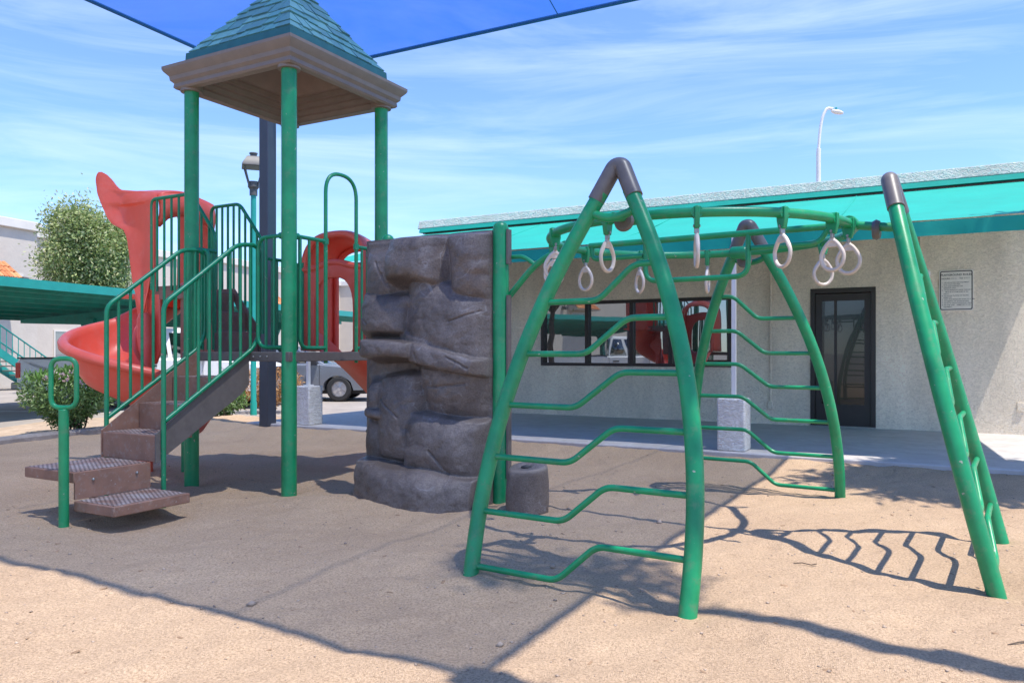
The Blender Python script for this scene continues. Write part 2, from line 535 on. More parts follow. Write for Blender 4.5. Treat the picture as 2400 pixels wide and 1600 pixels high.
class MB:
    def __init__(s):
        s.v = []; s.f = []
    def add(s, v, f):
        o = len(s.v)
        s.v += [tuple(p) for p in v]
        s.f += [tuple(i + o for i in q) for q in f]
        return s
    def box(s, x0, x1, y0, y1, z0, z1):
        v = [(x0, y0, z0), (x1, y0, z0), (x1, y1, z0), (x0, y1, z0), (x0, y0, z1), (x1, y0, z1), (x1, y1, z1), (x0, y1, z1)]
        return s.add(v, [(3, 2, 1, 0), (4, 5, 6, 7), (0, 1, 5, 4), (1, 2, 6, 5), (2, 3, 7, 6), (3, 0, 4, 7)])
    def bar(s, a, b, w, h, up=(0, 0, 1)):
        a, b = Vector(a), Vector(b)
        d = (b - a).normalized()
        sd = d.cross(Vector(up)).normalized()
        u = sd.cross(d)
        v = []
        for p in (a, b):
            for i, j in ((-1, -1), (1, -1), (1, 1), (-1, 1)):
                v.append(p + sd * (i * w / 2) + u * (j * h / 2))
        return s.add(v, [(3, 2, 1, 0), (4, 5, 6, 7), (0, 1, 5, 4), (1, 2, 6, 5), (2, 3, 7, 6), (3, 0, 4, 7)])
    def tube(s, path, r, seg=12, closed=False, caps=True):
        P = [Vector(p) for p in path]
        n = len(P)
        rs = r if isinstance(r, (list, tuple)) else [r] * n
        T = []
        for i in range(n):
            if closed:
                d = P[(i + 1) % n] - P[i - 1]
            elif i == 0:
                d = P[1] - P[0]
            elif i == n - 1:
                d = P[-1] - P[-2]
            else:
                d = (P[i] - P[i - 1]).normalized() + (P[i + 1] - P[i]).normalized()
            T.append(d.normalized())
        ref = Vector((0, 0, 1)) if abs(T[0].z) < 0.9 else Vector((1, 0, 0))
        nrm = (ref - T[0] * ref.dot(T[0])).normalized()
        v, f = [], []
        for i in range(n):
            nrm = (nrm - T[i] * nrm.dot(T[i])).normalized()
            bi = T[i].cross(nrm)
            for k in range(seg):
                a = 2 * math.pi * k / seg
                v.append(P[i] + nrm * (rs[i] * math.cos(a)) + bi * (rs[i] * math.sin(a)))
        for i in range(n if closed else n - 1):
            j = (i + 1) % n
            for k in range(seg):
                l = (k + 1) % seg
                f.append((i * seg + k, i * seg + l, j * seg + l, j * seg + k))
        if caps and not closed:
            f.append(tuple(range(seg - 1, -1, -1)))
            f.append(tuple((n - 1) * seg + k for k in range(seg)))
        return s.add(v, f)
    def lathe(s, prof, c=(0, 0, 0), seg=24, square=False, caps=True):
        if square:
            seg = 4
        v, f = [], []
        n = len(prof)
        for (r, z) in prof:
            for k in range(seg):
                if square:
                    x, y = ((1, -1), (1, 1), (-1, 1), (-1, -1))[k]
                    v.append((c[0] + r * x, c[1] + r * y, c[2] + z))
                else:
                    a = 2 * math.pi * k / seg
                    v.append((c[0] + r * math.cos(a), c[1] + r * math.sin(a), c[2] + z))
        for i in range(n - 1):
            for k in range(seg):
                l = (k + 1) % seg
                f.append((i * seg + k, i * seg + l, (i + 1) * seg + l, (i + 1) * seg + k))
        if caps and prof[0][0] > 1e-5:
            f.append(tuple(range(seg - 1, -1, -1)))
        if caps and prof[-1][0] > 1e-5:
            f.append(tuple((n - 1) * seg + k for k in range(seg)))
        return s.add(v, f)
    def prism(s, poly, d0, d1, axis='y'):
        """poly in the plane normal to axis, extruded d0..d1"""
        n = len(poly)
        def P(a, b, d):
            return (a, d, b) if axis == 'y' else ((d, a, b) if axis == 'x' else (a, b, d))
        v = [P(a, b, d0) for a, b in poly] + [P(a, b, d1) for a, b in poly]
        f = [tuple(range(n - 1, -1, -1)), tuple(range(n, 2 * n))]
        f += [(i, (i + 1) % n, n + (i + 1) % n, n + i) for i in range(n)]
        return s.add(v, f)
    def grid(s, rows):
        nr, nc = len(rows), len(rows[0])
        v = [p for r in rows for p in r]
        f = [(i * nc + j, i * nc + j + 1, (i + 1) * nc + j + 1, (i + 1) * nc + j) for i in range(nr - 1) for j in range(nc - 1)]
        return s.add(v, f)
    def sphere(s, c, r, seg=14, rings=8, sc=(1, 1, 1)):
        prof = [(max(1e-6, r * math.sin(math.pi * i / rings)), -r * math.cos(math.pi * i / rings)) for i in range(rings + 1)]
        t = MB().lathe(prof, (0, 0, 0), seg)
        return s.add([(c[0] + x * sc[0], c[1] + y * sc[1], c[2] + z * sc[2]) for x, y, z in t.v], t.f)
    def xform(s, mtx):
        s.v = [tuple(mtx @ Vector(p)) for p in s.v]
        return s
    def mesh(s, name, smooth=True, angle=35):
        me = bpy.data.meshes.new(name)
        me.from_pydata(s.v, [], s.f)
        me.validate()
        bm = bmesh.new(); bm.from_mesh(me)
        bmesh.ops.recalc_face_normals(bm, faces=bm.faces)
        bm.to_mesh(me); bm.free()
        if smooth:
            me.polygons.foreach_set('use_smooth', [True] * len(me.polygons))
            me.set_sharp_from_angle(angle=R(angle))
        return me
    def build(s, name, m, parent=None, bevel=0, smooth=True, solid=0, subsurf=0, angle=35):
        o = bpy.data.objects.new(name, s.mesh(name, smooth, angle))
        col.objects.link(o)
        if m:
            o.data.materials.append(m)
        if parent:
            o.parent = parent
        if solid:
            q = o.modifiers.new('thickness', 'SOLIDIFY'); q.thickness = solid; q.offset = 0
        if bevel:
            q = o.modifiers.new('bevel', 'BEVEL'); q.width = bevel; q.segments = 2; q.limit_method = 'ANGLE'; q.angle_limit = R(40)
        if subsurf:
            q = o.modifiers.new('subsurf', 'SUBSURF'); q.levels = subsurf; q.render_levels = subsurf
        return o

def npmesh(name, verts, quads, m, parent=None, smooth=False):
    me = bpy.data.meshes.new(name)
    nv, nf, k = len(verts), len(quads), quads.shape[1]
    me.vertices.add(nv)
    me.vertices.foreach_set('co', np.asarray(verts, np.float32).ravel())
    me.loops.add(nf * k)
    me.loops.foreach_set('vertex_index', np.asarray(quads, np.int32).ravel())
    me.polygons.add(nf)
    me.polygons.foreach_set('loop_start', np.arange(0, nf * k, k, dtype=np.int32))
    if smooth:
        me.polygons.foreach_set('use_smooth', np.ones(nf, bool))
    me.update(calc_edges=True)
    o = bpy.data.objects.new(name, me)
    col.objects.link(o)
    if m:
        me.materials.append(m)
    if parent:
        o.parent = parent
    return o

def thing(name, label, cat, loc=(0, 0, 0), rz=0.0, group=None):
    o = bpy.data.objects.new(name, None)
    o.empty_display_size = 0.2
    col.objects.link(o)
    o.location = loc
    o.rotation_euler = (0, 0, rz)
    return tag(o, label, cat, group)
def tag(o, label, cat, group=None, kind=None):
    o['label'] = label
    o['category'] = cat
    if group:
        o['group'] = group
    if kind:
        o['kind'] = kind
    return o
def struct(o, label=None):
    o['kind'] = 'structure'
    if label:
        o['label'] = label
    return o
def copy_tree(o, parent=None):
    c = o.copy()
    col.objects.link(c)
    c.parent = parent
    for ch in list(o.children):
        copy_tree(ch, c)
    return c
def inst(name, me, parent, mtx):
    """one more object sharing mesh data"""
    o = bpy.data.objects.new(name, me)
    col.objects.link(o)
    o.parent = parent
    o.matrix_local = mtx
    return o

# value noise for the terrain and the rock
_lat = rng.random((256, 256))
def vnoise(x, y, s, off=0.0):
    x = np.asarray(x) * s + 17.3 + off
    y = np.asarray(y) * s + 9.1 - off * 1.7
    xi, yi = np.floor(x).astype(int), np.floor(y).astype(int)
    fx, fy = x - xi, y - yi
    fx, fy = fx * fx * (3 - 2 * fx), fy * fy * (3 - 2 * fy)
    g = lambda a, b: _lat[a % 256, b % 256]
    return (g(xi, yi) * (1 - fx) + g(xi + 1, yi) * fx) * (1 - fy) + (g(xi, yi + 1) * (1 - fx) + g(xi + 1, yi + 1) * fx) * fy - 0.5

U = Vector((0.875, -0.4841, 0)); V = Vector((0.4841, 0.875, 0))
RZ = math.atan2(U.y, U.x)
PF = Vector((-1.859, 6.535, 0))

# ------------------------------------------------------------------ ground, sand pit, kerb, walkway
KERB = [(-3.45, 13.0), (-4.1, 13.55), (-4.75, 13.65), (-5.5, 12.75), (-6.1, 11.55), (-6.65, 10.1), (-7.2, 8.2), (-7.7, 5.0), (-7.9, 0.0), (-7.9, -6.0)]
KERBS = [tuple(p)[:2] for p in fillet([(a, b, 0) for a, b in KERB], 0.9, 6)]
def inside_pit(x, y):
    poly = KERBS + [(14, -6), (14, 14), (-3.3, 13.0)]
    c = np.zeros(x.shape, bool)
    n = len(poly)
    for i in range(n):
        x0, y0 = poly[i]; x1, y1 = poly[(i + 1) % n]
        hit = ((y0 > y) != (y1 > y)) & (x < (x1 - x0) * (y - y0) / ((y1 - y0) + 1e-12) + x0)
        c ^= hit
    return c

DIPS = []   # (x, y, radius, depth): hollows and small heaps round what stands in the sand
def sand_height(x, y):
    z = 0.024 * vnoise(x, y, 0.7) + 0.022 * vnoise(x, y, 1.9, 3) + 0.020 * vnoise(x, y, 4.3, 7) + 0.016 * vnoise(x, y, 9.5, 5) + 0.008 * vnoise(x, y, 21, 2)
    for (a, b, r, d) in DIPS:
        q = ((x - a) ** 2 + (y - b) ** 2) / (r * r)
        z = z + d * np.exp(-q)
    d_ = np.maximum(-3.62 - ((np.asarray(x) - 0.03) * 0.487 + (np.asarray(y) - 13.9) * 0.874), 0)
    return z - 0.004 + 0.072 * np.exp(-(d_ / 0.45) ** 2)

g = MB().grid([[(-400, -400, -0.155), (400, -400, -0.155)], [(-400, 900, -0.155), (400, 900, -0.155)]]).build('ground', M['asphalt'], smooth=False)
struct(g, 'sun-bleached grey asphalt ground of the parking lot')

def make_sand():
    for (u, v) in ((0, 0), (-1.2, 0)):
        p = PF + U * u + V * v
        DIPS.append((p.x, p.y, 0.25, -0.02)); DIPS.append((p.x - 0.5, p.y - 0.25, 0.35, 0.025))
    DIPS.extend([(-2.5, 5.25, 0.5, -0.03), (-1.5, 6.1, 0.35, 0.05), (-0.95, 6.35, 0.3, 0.045), (-1.0, 5.55, 0.5, -0.02), (0.75, 3.9, 0.4, -0.025), (2.9, 4.4, 0.5, 0.02), (1.9, 4.9, 0.3, 0.03), (0.35, 5.0, 0.5, 0.015)])
    fr_ = random.Random(5)
    for k in range(90):
        fx, fy = fr_.uniform(-3.6, 3.8), 2.6 + 5.0 * fr_.random()
        rr_ = fr_.uniform(0.07, 0.13)
        DIPS.append((fx, fy, rr_, -fr_.uniform(0.008, 0.02)))
        DIPS.append((fx + fr_.uniform(-0.1, 0.1), fy + rr_ * 1.3, rr_ * 0.8, fr_.uniform(0.003, 0.009)))
    ys = np.concatenate([np.arange(-6, 2.4, 0.2), np.arange(2.4, 5.2, 0.022), np.arange(5.2, 7.6, 0.03), np.arange(7.6, 14.2, 0.08)])
    xs = np.concatenate([np.arange(-8.2, -4.2, 0.07), np.arange(-4.2, 4.2, 0.024), np.arange(4.2, 13.5, 0.08)])
    X, Y = np.meshgrid(xs, ys)
    Z = sand_height(X, Y)
    verts = np.stack([X, Y, Z], -1).reshape(-1, 3)
    ny, nx = X.shape
    i = np.arange(ny - 1)[:, None] * nx + np.arange(nx - 1)[None]
    q = np.stack([i, i + 1, i + nx + 1, i + nx], -1).reshape(-1, 4)
    cx = verts[q].mean(1)
    q = q[inside_pit(cx[:, 0], cx[:, 1])]
    used = np.unique(q)
    remap = np.full(len(verts), -1); remap[used] = np.arange(len(used))
    o = npmesh('sand', verts[used], remap[q], M['sand'], smooth=True)
    struct(o, 'coarse tan sand of the play area')
make_sand()

def sweep_section(path, sec):
    """sweep a closed (offset, z) section along a plan path"""
    P = [Vector((a, b, 0)) for a, b in path]
    rows = []
    for i in range(len(P)):
        d = (P[min(i + 1, len(P) - 1)] - P[max(i - 1, 0)]).normalized()
        n = Vector((-d.y, d.x, 0))
        rows.append([tuple(P[i] + n * o + Vector((0, 0, z))) for o, z in sec + [sec[0]]])
    return rows
kb = MB().grid(sweep_section(KERBS, [(-0.11, -0.2), (-0.11, 0.045), (-0.085, 0.075), (0.085, 0.075), (0.11, 0.045), (0.11, -0.2)]))
struct(kb.build('kerb', M['kerb']), 'low concrete kerb curving round the sand')
# bare dirt between kerb and parking lot
outer = [(p[0] - 0.05, p[1] + 0.05) for p in KERBS]
far = [(-3.2, 16.4), (-4.6, 16.4), (-6.5, 16.2), (-8.9, 15.6), (-8.9, 13.0), (-8.5, 9.0), (-8.6, 5), (-8.7, 0), (-8.7, -6)]
def strip(a, b, za, zb, name, m, nsub=10):
    def rs(p, n):
        P = np.array(p); d = np.r_[0, np.cumsum(np.hypot(*np.diff(P, axis=0).T))]
        t = np.linspace(0, d[-1], n)
        return np.stack([np.interp(t, d, P[:, 0]), np.interp(t, d, P[:, 1])], 1)
    A, B = rs(a, 60), rs(b, 60)
    rows = []
    for k in range(nsub + 1):
        t = k / nsub
        Q = A * (1 - t) + B * t
        z = za * (1 - t) + zb * t + 0.05 * vnoise(Q[:, 0], Q[:, 1], 2.3) * (1 if 0 < k < nsub else 0)
        rows.append([(Q[i, 0], Q[i, 1], z[i]) for i in range(60)])
    return MB().grid(rows).build(name, m)
struct(strip(outer, far, 0.03, -0.14, 'dirt_strip', M['dirt']), 'dry tan dirt strip between kerb and parking lot')
gv = MB().grid([[(-3.9, 13.2, -0.02), (-0.6, 12.4, -0.02)], [(-3.1, 16.3, -0.1), (0.9, 16.3, -0.1)]]).build('gravel_bed', M['gravel'])
struct(gv, 'grey brown gravel bed beside the walkway')

# the office building frame: x along the wall, -y outward
BLD = Vector((0.03, 13.9, 0)); BZ = math.atan2(-0.487, 0.874)
BM = Matrix.Translation(BLD) @ Matrix.Rotation(BZ, 4, 'Z')
wk = MB().box(-2.7, 14, -3.62, 0.3, -0.2, 0.10)
wo_ = wk.build('walkway', M['concrete'], bevel=0.015)
wo_.matrix_world = BM
struct(wo_, 'smooth grey concrete walkway along the office wall')

# ------------------------------------------------------------------ office building
office = thing('office_building', 'single-storey tan stucco office with turquoise awning and white parapet', 'building', BLD, BZ)
def wall_boxes():
    b = MB()
    S0, S1, T = -1.9, 14.0, 3.50
    ops = [(0.546, 3.822, 0.945, 2.035), (4.971, 5.842, 0.10, 2.10)]
    xs = [S0, 0.546, 3.822, 4.971, 5.842, S1]
    b.box(xs[0], xs[1], 0, 0.3, 0, T); b.box(xs[2], xs[3], 0, 0.3, 0, T); b.box(xs[4], xs[5], 0, 0.3, 0, T)
    b.box(xs[1], xs[2], 0, 0.3, 0, 0.945); b.box(xs[1], xs[2], 0, 0.3, 2.035, T)
    b.box(xs[3], xs[4], 0, 0.3, 2.10, T)
    b.box(S0, S0 + 0.3, 0.3, 9, 0, T)
    b.box(S0 + 0.3, S1, 0.45, 0.6, 0.0, T - 0.1)
    return b
wall_boxes().build('wall', M['stucco'], office, smooth=False)
MB().prism([(-0.065, 3.50), (-0.01, 3.66), (0.35, 3.67), (0.35, 3.50)], -2.05, 14.1, 'x').build('parapet', M['parapet'], office, bevel=0.015)
MB().box(-1.9, 14.0, 0.35, 9, 3.40, 3.55).build('roof', M['aparttrim'], office)
# awning
aw = []
for i in range(25):
    t = i / 24
    row = []
    for j in range(70):
        s = -1.9 + (8.1 + 1.9) * j / 69
        sag = -0.05 * math.sin(math.pi * t) + 0.012 * math.sin(9 * t + 3 * vnoise(s, t, 1.3)) * t
        row.append((s, -0.02 - 3.40 * t, 3.40 - 0.93 * t + sag))
    aw.append(row)
awn = MB().grid(aw).build('awning', M['awning'], office)
vl = []
for i in range(5):
    t = i / 4
    vl.append([(-1.9 + 10.0 * j / 90, -3.425 + 0.012 * math.sin(j * 1.3) * t, 2.465 - 0.145 * t) for j in range(91)])
MB().grid(vl).build('valance', M['awning'], awn)
MB().tube([(-1.9, -3.395, 2.43), (8.1, -3.395, 2.43)], 0.02, 8).build('front_bar', M['teal'], awn)
for k in range(5):
    s = -1.88 + k * 2.49
    MB().tube([(s, -0.03, 3.27), (s, -3.4, 2.40)], 0.018, 6).build('awning_arm', M['whitepaint'], awn)
MB().prism([(-0.085, 3.425), (-0.06, 3.498), (0.0, 3.498), (0.0, 3.425)], -2.0, 14.0, 'x').build('fascia_trim', M['awning'], office)
for s in (0.6, 3.1, 5.6):
    MB().tube([(s, -0.02 - 3.40 * k / 12, 3.404 - 0.93 * k / 12 - 0.05 * math.sin(math.pi * k / 12)) for k in range(13)], 0.007, 6).build('seam', M['awning'], awn)
MB().box(-1.95, 14.0, -0.03, 0.0, 3.405, 3.42).build('fascia_gap', M['blackframe'], office)
# window
win = MB()
wx0, wx1, wz0, wz1 = 0.546, 3.822, 0.945, 2.035
win.box(wx0, wx1, -0.012, 0.12, wz1 - 0.05, wz1); win.box(wx0, wx1, -0.012, 0.12, wz0, wz0 + 0.05)
win.box(wx0, wx0 + 0.05, -0.012, 0.12, wz0 + 0.05, wz1 - 0.05); win.box(wx1 - 0.05, wx1, -0.012, 0.12, wz0 + 0.05, wz1 - 0.05)
wino = win.build('window', M['blackframe'], office, smooth=False)
mull = [1.405, 2.20, 2.86]
for m_ in mull:
    MB().box(m_ - 0.03, m_ + 0.03, -0.005, 0.1, wz0 + 0.05, wz1 - 0.05).build('mullion', M['blackframe'], wino)
ed = [wx0 + 0.05] + mull + [wx1 - 0.05]
for i in range(4):
    xa, xb = ed[i] + (0.03 if i else 0), ed[i + 1] - (0.03 if i < 3 else 0)
    pm = Matrix.Translation(((xa + xb) / 2, 0.05, 0)) @ Matrix.Rotation(R(-1.5), 4, 'Z')
    MB().box(-(xb - xa) / 2, (xb - xa) / 2, 0, 0.006, wz0 + 0.05, wz1 - 0.05).xform(pm).build('pane', M['glass'], wino)
# door
dx0, dx1 = 4.971, 5.842
d = MB()
d.box(dx0, dx1, -0.01, 0.12, 2.03, 2.10); d.box(dx0, dx0 + 0.06, -0.01, 0.12, 0.10, 2.03); d.box(dx1 - 0.06, dx1, -0.01, 0.12, 0.10, 2.03)
door = d.build('door', M['blackframe'], office, smooth=False)
l = MB()
l.box(dx0 + 0.065, dx1 - 0.065, 0.03, 0.075, 0.115, 0.42); l.box(dx0 + 0.065, dx1 - 0.065, 0.03, 0.075, 1.92, 2.02)
l.box(dx0 + 0.065, dx0 + 0.15, 0.03, 0.075, 0.42, 1.92); l.box(dx1 - 0.15, dx1 - 0.065, 0.03, 0.075, 0.42, 1.92)
l.box(5.29, 5.325, 0.03, 0.075, 0.42, 1.92)
l.build('door_leaf', M['blackframe'], door, smooth=False)
MB().box(dx0 + 0.15, 5.29, 0.05, 0.056, 0.42, 1.92).build('pane', M['doorglass'], door)
MB().box(5.325, dx1 - 0.15, 0.05, 0.056, 0.42, 1.92).build('pane', M['doorglass'], door)
MB().tube(fillet([(dx0 + 0.11, 0.03, 0.98), (dx0 + 0.11, -0.05, 0.98), (dx0 + 0.11, -0.05, 1.22), (dx0 + 0.11, 0.03, 1.22)], 0.03), 0.012, 8).build('handle', M['steel'], door)
MB().box(dx0, dx1, -0.04, 0.1, 0.101, 0.115).build('threshold', M['steel'], door)
MB().tube([(4.41, -0.02, 0.42), (4.41, -0.02, 3.3)], 0.011, 6).build('conduit', M['stucco'], office)
MB().box(4.375, 4.445, -0.05, 0, 0.33, 0.44).build('outlet_box', M['stucco'], office, bevel=0.006)
MB().tube([(6.40, -0.02, 2.28), (6.40, -0.02, 3.3)], 0.011, 6).build('conduit', M['stucco'], office)
MB().box(7.52, 7.60, -0.012, 0, 0.40, 0.52).build('outlet_box', M['stucco'], office, bevel=0.004)

def wall_thing(name, label, cat, s, z):
    p = BM @ Vector((s, 0, z))
    return thing(name, label, cat, p, BZ)
# security camera
sc_ = wall_thing('security_camera', 'small white dome security camera on the office wall beside the rules sign', 'camera', 6.45, 2.25)
MB().lathe([(0.075, 0), (0.075, 0.03), (0.05, 0.05)], seg=20).xform(Matrix.Rotation(R(90), 4, 'X')).build('mount', M['whitepaint'], sc_)
MB().sphere((0, -0.055, -0.0), 0.042).build('lens_dome', M['blackplastic'], sc_)
MB().lathe([(0.058, 0), (0.058, 0.03), (0.044, 0.035)], seg=20).xform(Matrix.Translation((0, -0.03, 0)) @ Matrix.Rotation(R(90), 4, 'X')).build('housing_ring', M['whitepaint'], sc_)
# rules sign
sg = wall_thing('rules_sign', 'white playground rules sign with black border on the office wall', 'sign', 6.828, 2.01)
def rrect(w, h, r, n=5):
    return [(p.x, p.y) for p in fillet([(-w / 2, -h / 2, 0), (w / 2, -h / 2, 0), (w / 2, h / 2, 0), (-w / 2, h / 2, 0)], r, n, True)]
W_, H_ = 0.404, 0.547
MB().prism(rrect(W_, H_, 0.03), -0.012, -0.002).build('board', M['sign'], sg)
A_, B_ = rrect(W_ - 0.022, H_ - 0.022, 0.026), rrect(W_ - 0.046, H_ - 0.046, 0.018)
nb = len(A_)
bd = MB()
bd.add([(a, -0.0135, b) for a, b in A_] + [(a, -0.0135, b) for a, b in B_], [(i, (i + 1) % nb, nb + (i + 1) % nb, nb + i) for i in range(nb)])
bd.build('border', M['ink'], sg, smooth=False)
def lettering(txt, size, x, z, m, parent, align='LEFT', name='lettering'):
    cu = bpy.data.curves.new('text', 'FONT')
    cu.body = txt; cu.size = size; cu.align_x = align; cu.resolution_u = 2
    cu.offset = size * 0.012
    to = bpy.data.objects.new('text', cu)
    col.objects.link(to)
    dg = bpy.context.evaluated_depsgraph_get()
    me = bpy.data.meshes.new_from_object(to.evaluated_get(dg))
    bpy.data.objects.remove(to); bpy.data.curves.remove(cu)
    me.transform(Matrix.Translation((x, -0.0138, z)) @ Matrix.Rotation(R(90), 4, 'X'))
    me.materials.clear(); me.materials.append(m)
    o = bpy.data.objects.new(name, me); col.objects.link(o); o.parent = parent
    return o
lettering('PLAYGROUND RULES', 0.0375, 0, 0.197, M['ink'], sg, 'CENTER')
lettering('HOURS', 0.030, -0.172, 0.150, M['ink'], sg)
lettering('8:00 A', 0.027, -0.066, 0.152, M['inkfade'], sg)
lettering('TO', 0.030, 0.038, 0.150, M['ink'], sg)
lettering('8:00 P', 0.027, 0.090, 0.152, M['inkfade'], sg)
rules = ['1.  USE OF PLAYGROUND EQUIPMENT', '    IS AT YOUR OWN RISK.', '2.  PLAY AREA RESERVED FOR', '    RESIDENTS ONLY.', '3.  YOUNG RESIDENTS UNDER THE AGE OF', '        MUST BE ACCOMPANIED BY AN', '    ADULT.', '4.  NO ROUGH PLAYING OR YELLING', '    PERMITTED.', '5.  ONLY ONE PERSON PER SWING AT A TIME.', '6.  NO JUMPING OFF SLIDING BOARD.', '7.  NO GLASS OR BOTTLES IN PLAY AREA.', '8.  NO ONE OVER     PERMITTED TO USE', '    EQUIPMENT.']
for i, t_ in enumerate(rules):
    lettering(t_, 0.0185, -0.168, 0.100 - i * 0.0252, M['ink'], sg)

# stucco piers with white poles
for (s, lab) in ((4.67, 'white rough stucco pier with slim white pole behind the back climbing frame'), (-1.617, 'white rough stucco pier seen behind the green front tower post')):
    p = BM @ Vector((s, -3.41, 0.10))
    t = thing('pier', lab, 'pier', p, BZ, 'stucco piers along the walkway edge')
    MB().box(-0.15, 0.15, -0.15, 0.15, 0, 0.575).build('base', M['pier'], t, bevel=0.018)
    MB().box(-0.055, 0.055, -0.055, 0.055, 0.576, 0.592).build('foot_plate', M['whitepaint'], t)
    MB().box(-0.022, 0.022, -0.022, 0.022, 0.592, 2.36).build('pole', M['whitepaint'], t)

# ------------------------------------------------------------------ shade canopy
CA = Vector((-3.70, 11.87, 5.30))
can = thing('shade_canopy', 'large blue fabric shade canopy on dark grey steel posts', 'canopy', (CA.x, CA.y, 0), RZ)
LU, LV = 9.38, 6.51
def can_z(u, v):            # local u 0..LU, v 0..-LV
    d = min(u, LU - u, -v, LV + v)
    return 5.30 + 0.46 * d - 0.10 * math.sin(math.pi * min(1, d / 3.25)) - 0.010 * u * (1 + v / LV) - 0.030 * v * (1 - u / LU)
def can_p(u, v, dz=0.0):
    return (u + 0.03 * math.sin(math.pi * -v / LV) * (1 - 2 * u / LU), v - 0.03 * math.sin(math.pi * u / LU) * (1 + 2 * v / LV), can_z(u, v) + dz)
NU, NV = 48, 34
rows = []
for j in range(NV + 1):
    rows.append([can_p(LU * i / NU, -LV * j / NV) for i in range(NU + 1)])
cf = MB().grid(rows).build('fabric', M['canopy'], can, angle=60)
per = [(LU * i / 40, 0) for i in range(41)] + [(LU, -LV * i / 30) for i in range(1, 31)] + [(LU - LU * i / 40, -LV) for i in range(1, 41)] + [(0, -LV + LV * i / 30) for i in range(1, 30)]
MB().tube([can_p(a, b, -0.008) for a, b in per], 0.026, 8, closed=True).build('hem', M['hem'], can)
for s in (1.70, 4.89, 8.08):
    for (va, vb) in ((0.0, -3.2), (-LV, -3.3)):
        pts = [can_p(s, va + (vb - va) * k / 12, -0.012) for k in range(13)]
        pts = [p for p in pts]
        MB().tube(pts, 0.006, 6).build('seam', M['hem'], cf)
for (u, v) in ((0, 0), (0, -LV), (LU, -LV)):
    MB().box(u - 0.09, u + 0.09, v - 0.09, v + 0.09, -0.3, 5.30).build('post', M['darkgrey'], can, bevel=0.012)
# ------------------------------------------------------------------ play tower
tower = thing('play_tower', 'green post play tower with teal shingled hip roof and grey deck', 'play tower', PF, RZ)
def post(u, v, z1, r=0.0635, parent=tower, m='green', dome=False, name='post'):
    prof = [(r, -0.3), (r, z1 - (r if dome else 0))]
    if dome:
        prof += [(r * math.cos(a), z1 - r + r * math.sin(a)) for a in (0.3, 0.6, 0.9, 1.2, 1.45)]
    return MB().lathe(prof, (u, v, 0), 24).build(name, M[m], parent)
for (u, v) in ((0, 0), (-1.2, 0), (0, 1.22), (-1.2, 1.22)):
    post(u, v, 3.64)
MB().box(-1.26, 0.06, -0.06, 1.28, 1.10, 1.18).build('deck', M['deckgrey'], tower, bevel=0.006)
for k in range(3):
    MB().sphere((-0.35 + 0.08 * k, -0.062, 1.14), 0.008, 8, 5).build('bolt', M['steel'], tower)
# roof
rc = (-0.6, 0.61)
rf = MB().lathe([(0.625, 3.555), (0.70, 3.55), (0.715, 3.565), (0.71, 3.60), (0.735, 3.625), (0.74, 3.66), (0.775, 3.70), (0.785, 3.72), (0.785, 3.745), (0.70, 3.762), (0.66, 3.765)], (rc[0], rc[1], 0), square=True, caps=False)
roof = rf.build('roof', M['beige'], tower, angle=25)
MB().lathe([(0.62, 3.556), (0.605, 3.60), (0.56, 3.605), (0.552, 3.645), (0.51, 3.65), (0.502, 3.69), (0.455, 3.695), (0.447, 3.735), (0.41, 3.74), (0.30, 3.86), (0.02, 3.98)], (rc[0], rc[1], 0), square=True, caps=False).build('ceiling', M['beige'], roof, angle=25)
for (u, v) in ((0, 0), (-1.2, 0), (0, 1.22), (-1.2, 1.22)):
    MB().lathe([(0.066, 3.53), (0.095, 3.53), (0.095, 3.60), (0.066, 3.60)], (u, v, 0), 20).build('post_socket', M['beige'], roof)
MB().lathe([(0.70, 3.766), (0.695, 3.785), (0.645, 3.79), (0.64, 3.885), (0.61, 3.90), (0.0, 4.70)], (rc[0], rc[1], 0), square=True, caps=False).build('roof_core', M['shingledark'], roof, angle=20)
# shingles: courses of separate pieces on the four slopes
ncourse = 8
for face in range(4):
    Mf = Matrix.Translation((rc[0], rc[1], 0)) @ Matrix.Rotation(face * math.pi / 2, 4, 'Z')
    def on_slope(x, t, up=0.0):        # t 0 eave .. 1 apex; up = lift along the slope normal
        return (x, -0.615 * (1 - t) - up * 0.795, 3.895 + 0.80 * t + up * 0.607)
    for c in range(ncourse):
        t0 = c / ncourse
        x = -1.0
        while x < 0.999:
            w = random.uniform(0.16, 0.36) / max(0.25, 1 - t0)
            xe = x + w
            if xe > 1 - 0.12 / max(0.25, 1 - t0):
                xe = 1.0
            jt = random.uniform(-0.048, 0.016) if c else 0.0
            ta, tb = t0 + jt, min(0.995, t0 + 1.12 / ncourse)
            ha, hb_ = 0.615 * (1 - ta), 0.615 * (1 - tb)
            th = random.uniform(0.012, 0.021)
            g_ = 0.0045
            xa0 = -ha if x <= -1 else x * 0.615 * (1 - t0) + g_
            xa1 = ha if xe >= 1 else xe * 0.615 * (1 - t0) - g_
            xb0 = max(xa0, -hb_) if x > -1 else -hb_
            xb1 = min(xa1, hb_) if xe < 1 else hb_
            if xb1 > xb0:
                dl = -0.01 if x <= -1 else 0
                vv = [on_slope(xa0, ta), on_slope(xa1, ta), on_slope(xb1, tb), on_slope(xb0, tb),
                      on_slope(xa0 - (th * 0.8 if x <= -1 else 0), ta, th), on_slope(xa1 + (th * 0.8 if xe >= 1 else 0), ta, th), on_slope(xb1, tb, 0.002), on_slope(xb0, tb, 0.002)]
                MB().add(vv, [(3, 2, 1, 0), (4, 5, 6, 7), (0, 1, 5, 4), (1, 2, 6, 5), (2, 3, 7, 6), (3, 0, 4, 7)]).xform(Mf).build('shingle', random.choice(M['shingle']), roof, smooth=False)
            x = xe
